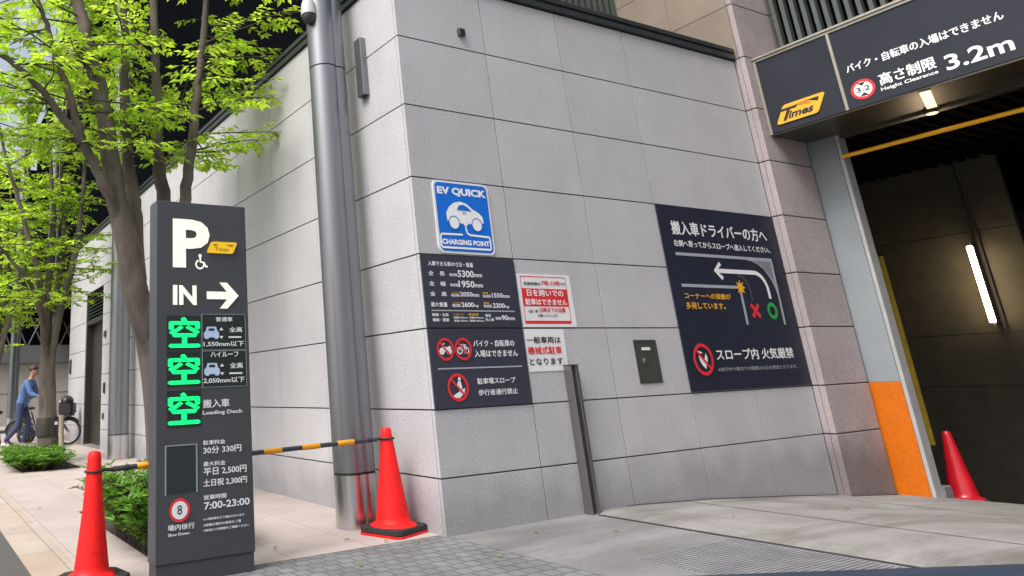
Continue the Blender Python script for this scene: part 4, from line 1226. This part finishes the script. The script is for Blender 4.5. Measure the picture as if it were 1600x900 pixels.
tr1 = ([(-1.34, 8.7, -.03), (-1.39, 8.7, .9), (-1.42, 8.7, 1.5), (-1.45, 8.7, 1.95)], (.165, .125))
st1 = [([(-1.43, 8.7, 1.3), (-1.50, 8.7, 2.2), (-1.64, 8.65, 3.05), (-1.84, 8.6, 3.74), (-2.15, 8.5, 4.68), (-2.38, 8.5, 5.39), (-2.7, 8.4, 6.6)], .075, .02, 2.7),
       ([(-1.43, 8.72, 1.5), (-1.46, 8.75, 2.35), (-1.45, 8.8, 3.29), (-1.42, 8.8, 4.37), (-1.52, 8.8, 5.36), (-1.68, 8.8, 7.0)], .085, .02, 2.9),
       ([(-1.40, 8.7, 1.2), (-1.33, 8.66, 2.0), (-1.19, 8.6, 2.83), (-1.01, 8.6, 3.67), (-.93, 8.6, 4.78), (-.93, 8.6, 5.82), (-1.01, 8.6, 7.4)], .085, .02, 2.9),
       ([(-1.43, 8.75, 2.2), (-1.23, 8.9, 3.3), (-1.2, 8.9, 4.26), (-1.28, 9.0, 5.26), (-1.21, 9.0, 6.9)], .065, .02, 2.8),
       ([(-1.46, 8.7, 2.1), (-1.8, 8.4, 2.94), (-2.09, 8.3, 3.27), (-2.53, 8.2, 3.7), (-3.2, 8.1, 4.3)], .05, .015, 2.5)]
t1, n1 = tree('second multi-stemmed tree, in the planting bed before the man with the bicycle', (-1.34, 8.7, 0), tr1, st1, 23, 2.6, .105, .185, (.6, 1.3),
     extra=[((-1.1, 8.6, 3.3), (1, -.3, -.05), .9), ((-1.2, 8.6, 2.9), (.8, -.6, -.1), .8), ((-1.6, 8.6, 2.9), (-.6, -.8, -.1), 1.0), ((-1.45, 8.6, 2.9), (-.1, -1, -.1), 1.0), ((-1.7, 8.6, 3.1), (-1, -.2, -.1), 1.1), ((-1.4, 8.6, 2.75), (.4, -1, -.1), .8), ((-1.9, 8.4, 3.1), (-.5, -.6, -.2), .9)])
def shift(pts, dx, dy, k=1.0):
    return [(x + dx, y + dy, z * k) for x, y, z in pts]
t0, n0 = tree('third tree along the kerb, its trunk at the left edge behind the scooter', (-1.42, 14.8, 0), (shift(tr1[0], -.30, 6.1), (.14, .11)),
     [(shift(p, -.30, 6.1, 1.02), a, b, z) for p, a, b, z in st1], 31, 2.6, .115, .2, (.7, 1.5))
t_1, n_1 = tree('farthest tree along the kerb, mostly hidden behind the nearer crowns', (-1.5, 21, 0), (shift(tr1[0], -.16, 12.3), (.15, .12)),
     [(shift(p, -.16, 12.3, 1.05), a, b, z) for p, a, b, z in st1], 47, 2.6, .13, .26, (.8, 1.6))
print('leaves', n2, n1, n0, n_1)
# stake and strap beside the second trunk
s = thing('tree_stake', 'pale wooden stake leaning beside the trunk in the planting bed', 'stake', (-1.28, 8.2, 0))
obj('post', MB().tube([(-1.22, 8.15, -.1), (-1.235, 8.2, .76)], [.045, .042], 12), MT['stake'], s, smooth=True)
s = thing('trunk_wrap', 'dark brown wrap tied round the second tree trunk with a pale tag', 'tree tie', (-1.38, 8.7, .6))
obj('wrap', MB().lathe([(.188, .42), (.19, .44), (.188, .70), (.184, .72)], (-1.375, 8.7, 0), 20), MT['bronze'], s, smooth=True)
obj('tag', MB().box(-1.29, -1.24, 8.50, 8.515, .60, .65), MT['paper'], s)

# ================================================================== low shrubs in the two beds
def shrub(name, label, x0, x1, y0, y1, zt, n, seed, leafL, arch):
    rng = random.Random(seed)
    t = thing(name, label, 'shrub', ((x0 + x1) / 2, (y0 + y1) / 2, 0), None)
    lf, tw = MB(), MB()
    for k in range(n):
        cx, cy = rng.uniform(x0, x1), rng.uniform(y0, y1)
        ex = min(cx - x0, x1 - cx, (cy - y0), (y1 - cy))
        hh = zt * (.55 + .45 * min(1, ex / .35)) * rng.uniform(.65, 1.1)
        az = rng.uniform(0, 6.283)
        root = Vector((cx, cy, -.014)); p = root.copy()
        d = Vector((math.cos(az) * .35, math.sin(az) * .35, 1)).normalized()
        m = 7; path = [p.copy()]
        tt = rng.uniform(.1, .9)
        for j in range(m):
            d = (d + Vector((math.cos(az) * arch, math.sin(az) * arch, -.10 + rng.uniform(-.08, .08)))).normalized()
            p = p + d * hh * 1.15 / m; path.append(p.copy())
            if j < 1: continue
            for q_ in range(4 if j < m - 1 else 6):
                a2 = rng.uniform(0, 6.283)
                ld = (d * rng.uniform(.1, .8) + Vector((math.cos(a2), math.sin(a2), rng.uniform(-.2, .35)))).normalized()
                leaf(lf, p, ld, Vector((rng.uniform(-.4, .4), rng.uniform(-.4, .4), 1)), leafL * rng.uniform(.7, 1.25), leafL * .36, min(1, max(0, tt * .6 + .4 * j / m + rng.uniform(-.2, .2))))
        tw.tube(path, [.005] * m + [.002], 4, cap=False)
    obj('stems', tw, MT['twig'], t)
    obj('foliage', lf, MT['shrubleaf'], t, smooth='leaf')
shrub('low_shrub', 'low bushy green shrub in the bed just left of the parking pylon', -1.95, -1.62, .60, 1.75, .78, 640, 5, .072, .05)
shrub('spreading_shrub', 'low spreading shrub round the foot of the second tree', -1.93, -1.40, 7.25, 9.2, .52, 560, 6, .08, .13)

# ================================================================== the man with his bicycle, and the scooter
RX = math.atan2(-.43973914, .89723976)          # their heading: across the pavement, to the right in the picture
def skin(name, verts, edges, rads, m, parent, sub=2, extra=None):
    me = bpy.data.meshes.new('tmp'); me.from_pydata(verts, edges, [])
    o = bpy.data.objects.new('tmp', me); COL.objects.link(o)
    sk = o.modifiers.new('skin', 'SKIN')
    for i, rr in enumerate(rads):
        rr = rr if hasattr(rr, '__len__') else (rr, rr)
        me.skin_vertices[0].data[i].radius = rr
    me.skin_vertices[0].data[0].use_root = True
    sb = o.modifiers.new('sub', 'SUBSURF'); sb.levels = sub; sb.render_levels = sub
    dg = bpy.context.evaluated_depsgraph_get(); dg.update()
    nm = bpy.data.meshes.new_from_object(o.evaluated_get(dg))
    bpy.data.objects.remove(o); bpy.data.meshes.remove(me)
    mb = MB().add([tuple(v.co) for v in nm.vertices], [tuple(p.vertices) for p in nm.polygons])
    bpy.data.meshes.remove(nm)
    if extra: extra(mb)
    return obj(name, mb, m, parent, smooth=True, local=True, angle=180)
man = thing('person', 'man in a blue shirt and navy trousers leaning forward to push a bicycle', 'person', (-1.30, 12.74, 0), None, RX)
# x forward, y to his left, z up
J = dict(pel=(0, 0, .93), sp=(.06, 0, 1.14), ch=(.13, 0, 1.33), nk=(.19, 0, 1.46), hb=(.22, 0, 1.53), hd=(.245, 0, 1.62),
         sl=(.17, .18, 1.385), el=(.27, .235, 1.13), wl=(.50, .25, 1.06), sr=(.17, -.18, 1.385), er=(.27, -.235, 1.13), wr=(.50, -.25, 1.06),
         hl=(.01, .09, .90), kl=(.16, .10, .50), al=(.05, .10, .09), fl=(.20, .11, .035), hr=(.0, -.09, .90), kr=(.0, -.10, .49), ar=(-.30, -.10, .13), fr=(-.17, -.10, .035))
def chain(names, rads):
    vs = [J[n] for n in names]
    return vs, [(i, i + 1) for i in range(len(vs) - 1)], rads
order = ['pel', 'sp', 'ch', 'nk', 'hb', 'hd', 'sl', 'el', 'wl', 'sr', 'er', 'wr', 'hl', 'kl', 'al', 'fl', 'hr', 'kr', 'ar', 'fr']
ix = {n: i for i, n in enumerate(order)}
ed = [('pel', 'sp'), ('sp', 'ch'), ('ch', 'nk'), ('nk', 'hb'), ('hb', 'hd'), ('ch', 'sl'), ('sl', 'el'), ('el', 'wl'), ('ch', 'sr'), ('sr', 'er'), ('er', 'wr'), ('pel', 'hl'), ('hl', 'kl'), ('kl', 'al'), ('al', 'fl'), ('pel', 'hr'), ('hr', 'kr'), ('kr', 'ar'), ('ar', 'fr')]
rd = dict(pel=(.12, .095), sp=(.115, .085), ch=(.13, .09), nk=.052, hb=.055, hd=(.075, .088), sl=.055, el=.040, wl=.028, sr=.055, er=.040, wr=.028, hl=.075, kl=.052, al=.036, fl=.032, hr=.075, kr=.052, ar=.036, fr=.032)
def face(mb):
    mb.ball((.255, 0, 1.625), .098, .078, .118)
    mb.tube([(.335, 0, 1.66), (.368, 0, 1.615), (.342, 0, 1.600)], [.008, .016, .012], 8)
    for sy in (1, -1):
        mb.ball((.245, sy * .080, 1.62), .018, .010, .030)
        # palm, four fingers curled round the grip and a thumb
        mb.ball((.545, sy * .25, 1.045), .045, .026, .036)
        for k, Lf in enumerate((.034, .040, .038, .030)):
            yy = sy * (.228 + .016 * k)
            mb.tube([(.57, yy, 1.06), (.60, yy, 1.045), (.605, yy, 1.045 - Lf * .6), (.585, yy, 1.035 - Lf)], [.0095, .009, .0085, .007], 7)
        mb.tube([(.53, sy * .222, 1.04), (.56, sy * .210, 1.025), (.585, sy * .212, 1.012)], [.011, .010, .008], 7)
body_ = skin('body', [J[n] for n in order], [(ix[a], ix[b]) for a, b in ed], [rd[n] for n in order], MT['skin'], man, 2, face)
sv_ = ['ch', 'sp', 'pel', 'nk', 'sl', 'el', 'wl', 'sr', 'er', 'wr']
si = {n: i for i, n in enumerate(sv_)}
JJ = dict(J); JJ['nk'] = (.175, 0, 1.425); JJ['pel'] = (-.01, 0, .83); JJ['wl'] = (.44, .248, 1.075); JJ['wr'] = (.44, -.248, 1.075)
skin('shirt', [JJ[n] for n in sv_], [(si[a], si[b]) for a, b in (('ch', 'sp'), ('sp', 'pel'), ('ch', 'nk'), ('ch', 'sl'), ('sl', 'el'), ('el', 'wl'), ('ch', 'sr'), ('sr', 'er'), ('er', 'wr'))],
     [(.165, .12), (.155, .118), (.160, .135), .085, .082, .056, .044, .082, .056, .044], MT['shirt'], man, 2)
tv = ['pel', 'hl', 'kl', 'al', 'hr', 'kr', 'ar']
ti = {n: i for i, n in enumerate(tv)}
JJ = dict(J); JJ['al'] = (.055, .10, .10); JJ['ar'] = (-.29, -.10, .14); JJ['pel'] = (0, 0, .96)
skin('trousers', [JJ[n] for n in tv], [(ti[a], ti[b]) for a, b in (('pel', 'hl'), ('hl', 'kl'), ('kl', 'al'), ('pel', 'hr'), ('hr', 'kr'), ('kr', 'ar'))],
     [(.115, .10), .095, .070, .055, .098, .070, .055], MT['trousers'], man, 2)
hb_ = MB()
hb_.ball((.236, 0, 1.672), .112, .090, .096)
obj('hair', hb_, MT['hair'], man, smooth=True, local=True)
for n in ('l', 'r'):
    a, f_ = Vector(J['a' + n]), Vector(J['f' + n])
    sh = MB().tube([a + Vector((-.05, 0, -.045)), a + Vector((.0, 0, -.035)), f_, f_ + Vector((.05, 0, -.005))], [.036, .046, .042, .025], 10)
    obj('shoe', sh, MT['shoe'], man, smooth=True, local=True)
ey = MB()
for sy in (1, -1): ey.ball((.340, sy * .032, 1.64), .010, .012, .008, 8, 6)
obj('eyes', ey, MT['K'], man, local=True)
obj('mouth', MB().tube([(.342, .022, 1.568), (.348, 0, 1.566), (.342, -.022, 1.568)], .006, 6), mat('lips', (.30, .10, .08), .5), man, local=True)

bk_ = thing('bicycle', 'city bicycle with a black front basket being pushed beside the dark doorway', 'bicycle', (-.27 - .897 * 1.12, 12.665 + .44 * 1.12, 0), None, RX)
def wheel(x, r=.285):
    wv = obj('wheel', MB().torus((x, 0, r), r - .022, .026, 'y', 40, 8), MT['tyre'], bk_, smooth=True, local=True)
    obj('rim', MB().torus((x, 0, r), r - .045, .009, 'y', 40, 6), MT['rim'], wv, smooth=True, local=True)
    sp_ = MB()
    for k in range(16):
        a = 2 * math.pi * k / 16
        sp_.tube([(x, .02 if k % 2 else -.02, r), (x + (r - .05) * math.cos(a), 0, r + (r - .05) * math.sin(a))], .0014, 4, cap=False)
    obj('spokes', sp_, MT['rim'], wv, local=True)
    obj('hub', MB().tube([(x, -.05, r), (x, .05, r)], .022, 10), MT['silver'], wv, local=True)
wheel(0); wheel(1.12)
f_ = MB()
f_.tube([(0, .05, .285), (.42, .03, .28)], .011, 8).tube([(0, -.05, .285), (.42, -.03, .28)], .011, 8)
f_.tube([(.42, 0, .27), (.27, 0, .74)], .017, 8).tube([(.42, 0, .28), (.60, 0, .36), (.86, 0, .62)], .022, 8)
f_.tube([(0, .05, .285), (.30, .02, .62)], .010, 8).tube([(0, -.05, .285), (.30, -.02, .62)], .010, 8)
f_.tube([(.84, 0, .58), (.80, 0, .84)], .020, 8)
obj('frame', f_, MT['bike'], bk_, smooth=True, local=True)
obj('fork', MB().tube([(.86, .0, .60), (.95, .05, .52), (1.12, .05, .285)], .012, 8).tube([(.86, .0, .60), (.95, -.05, .52), (1.12, -.05, .285)], .012, 8), MT['bike'], bk_, smooth=True, local=True)
obj('handlebar', MB().tube([(.80, 0, .84), (.79, 0, 1.0)], .013, 8).tube([(.60, .26, 1.02), (.72, .24, 1.03), (.80, .12, 1.0), (.80, -.12, 1.0), (.72, -.24, 1.03), (.60, -.26, 1.02)], .011, 8), MT['silver'], bk_, smooth=True, local=True)
obj('head_lamp', MB().ball((.93, 0, .93), .05, .05, .04), MT['silver'], bk_, smooth=True, local=True)
obj('saddle', MB().ball((.22, 0, .82), .14, .075, .035), MT['plastic'], bk_, smooth=True, local=True)
obj('seat_post', MB().tube([(.285, 0, .70), (.235, 0, .80)], .013, 8), MT['silver'], bk_, local=True)
bs_ = MB().prism([(x, y) for x, y in rrect(.94, 1.22, -.17, .17, .05)], .62, .68).prism(rrect(.92, 1.25, -.19, .19, .07), .681, .90).ball((1.07, 0, .93), .15, .18, .14)
obj('basket', bs_, MT['plastic'], bk_, smooth=True, local=True)
obj('mudguard', MB().tube([(1.12 + .31 * math.cos(rad(a)), 0, .285 + .31 * math.sin(rad(a))) for a in range(40, 171, 10)], .022, 8), MT['bike'], bk_, smooth=True, local=True)
obj('mudguard', MB().tube([(.31 * math.cos(rad(a)), 0, .285 + .31 * math.sin(rad(a))) for a in range(20, 171, 10)], .022, 8), MT['bike'], bk_, smooth=True, local=True)
obj('crank', MB().tube([(.42, -.06, .28), (.42, .06, .28)], .05, 12).tube([(.42, .07, .28), (.50, .07, .14)], .010, 6).tube([(.42, -.07, .28), (.34, -.07, .42)], .010, 6).box(.46, .54, .06, .14, .12, .145).box(.30, .38, -.14, -.06, .42, .445), MT['silver'], bk_, local=True)
cc_ = obj('chain_case', MB().prism([(.02, .25), (.42, .21), (.47, .28), (.42, .34), (.02, .32)], 0, .02), MT['bike'], bk_, local=True)
cc_.matrix_local = Matrix.Translation((0, -.06, 0)) @ Matrix.Rotation(rad(90), 4, 'X')

sc = thing('motor_scooter', 'dark motor scooter parked at the left edge beyond the shrubs', 'scooter', (-1.02, 13.8, 0), None, RX)
def swheel(x):
    wv = obj('wheel', MB().torus((x, 0, .22), .165, .055, 'y', 32, 10), MT['tyre'], sc, smooth=True, local=True)
    obj('rim', MB().tube([(x, -.04, .22), (x, .04, .22)], .12, 24), MT['rim'], wv, local=True)
swheel(0.0); swheel(-1.22)
bd_ = MB()
bd_.ball((-1.12, 0, .52), .36, .15, .17); bd_.ball((-1.0, 0, .45), .30, .16, .17)
bd_.box(-.75, -.25, -.16, .16, .27, .33); bd_.tube([(-.30, 0, .30), (-.18, 0, .60), (-.06, 0, .90)], [.14, .15, .10], 14)
bd_.tube([(0, .0, .24), (-.08, 0, .60)], [.06, .07], 10); bd_.ball((.0, 0, .42), .17, .09, .09)
obj('body', bd_, MT['bike'], sc, smooth=True, local=True)
obj('seat', MB().ball((-.92, 0, .74), .36, .14, .075), MT['plastic'], sc, smooth=True, local=True)
obj('handlebar', MB().tube([(-.10, .30, .98), (-.06, .12, .98), (-.06, -.12, .98), (-.10, -.30, .98)], .016, 8), MT['plastic'], sc, local=True)
obj('headlight', MB().ball((.02, 0, .92), .07, .10, .07), MT['silver'], sc, smooth=True, local=True)
obj('windscreen', MB().tube([(.0, 0, 1.0), (-.08, 0, 1.20)], [.16, .10], 12), MT['plastic'], sc, smooth=True, local=True)
obj('mirror', MB().ball((-.05, .30, 1.16), .015, .06, .04).ball((-.05, -.30, 1.16), .015, .06, .04).tube([(-.07, .24, .98), (-.05, .29, 1.14)], .006, 6).tube([(-.07, -.24, .98), (-.05, -.29, 1.14)], .006, 6), MT['plastic'], sc, local=True)
obj('number_plate', MB().box(-1.46, -1.455, -.10, .10, .42, .52), MT['paper'], sc, local=True)

# ================================================================== far end of the street
F = thing('far_building', 'distant dark building with a pale lower wall and cross-braced screen beyond the trees', 'building', (-2, 26, 0))
obj('base_wall', MB().box(-7, 8, 26, 26.3, 0, 2.35), MT['farwall'], F)
obj('wall_joint', MB().box(-7, 8, 25.985, 25.998, 1.2, 1.215), MT['joint'], F)
obj('band', MB().box(-7, 8, 25.7, 26.3, 2.36, 3.05), MT['fargrey'], F)
xb = MB()
x = -6.9
while x < 7:
    xb.tube([(x, 25.9, 3.06), (x + .55, 25.9, 4.3)], .03, 5, cap=False).tube([(x + .55, 25.92, 3.06), (x, 25.92, 4.3)], .03, 5, cap=False)
    x += .62
obj('cross_bracing', xb, MT['fargrey'], F)
obj('upper_wall', MB().box(-4.5, 8, 26.1, 34, 3.06, 10.5), MT['black'], F)
obj('window_band', MB().box(-4.4, .9, 26.02, 26.09, 5.2, 6.2).box(-4.4, .9, 26.02, 26.09, 7.6, 8.6), MT['screen'], F)

# ================================================================== small things on the ground
lr = random.Random(9)
for k, (x, y, z) in enumerate(((-.62, .30, .002), (-.42, .13, .002), (-.30, -.05, .001), (.56, -.30, .001), (-1.15, .42, .002), (-.95, -.32, .001), (1.02, -.62, .001), (-.16, -.66, .001), (2.1, -.75, .004), (3.3, -.9, -.06), (-2.2, 1.5, .002), (-2.3, 3.4, .002))):
    lf = MB()
    d = Vector((math.cos(lr.uniform(0, 6.3)), math.sin(lr.uniform(0, 6.3)), 0)).normalized()
    leaf(lf, Vector((x, y, z + .012)), d, Vector((lr.uniform(-.3, .3), lr.uniform(-.3, .3), 1)), .055, .026, lr.random())
    tag(obj('fallen_leaf', lf, MT['dryleaf'], None, smooth='leaf'), 'small yellow-green leaf lying on the paving', 'leaf', 'fallen leaves on the ground')

# the car door the picture was taken from: only its top edge shows
cd_ = thing('car_door', 'dark blue top edge of a car door at the bottom right', 'car door', (-2.3, -4.05, 0))
a, b = Vector((-3.1, -3.55, .852)), Vector((-1.75, -4.36, .873))
dv_ = (b - a).normalized(); nn = Vector((dv_.y, -dv_.x, 0)).normalized()
prof_ = [(.0, -.62), (.012, -.30), (.0, -.06), (.012, -.015), (.035, .0), (.075, .0), (.10, -.02), (.11, -.07), (.11, -.62)]
db = MB()
vs = []
for p in (a, b):
    for o_, h_ in prof_:
        vs.append(p + nn * o_ + Vector((0, 0, h_)))
n_ = len(prof_)
db.add(vs, [(i, i + 1, n_ + i + 1, n_ + i) for i in range(n_ - 1)] + [(n_ - 1, 0, n_, 2 * n_ - 1), tuple(range(n_))[::-1], tuple(range(n_, 2 * n_))])
obj('panel', db, MT['carpaint'], cd_, smooth=True)
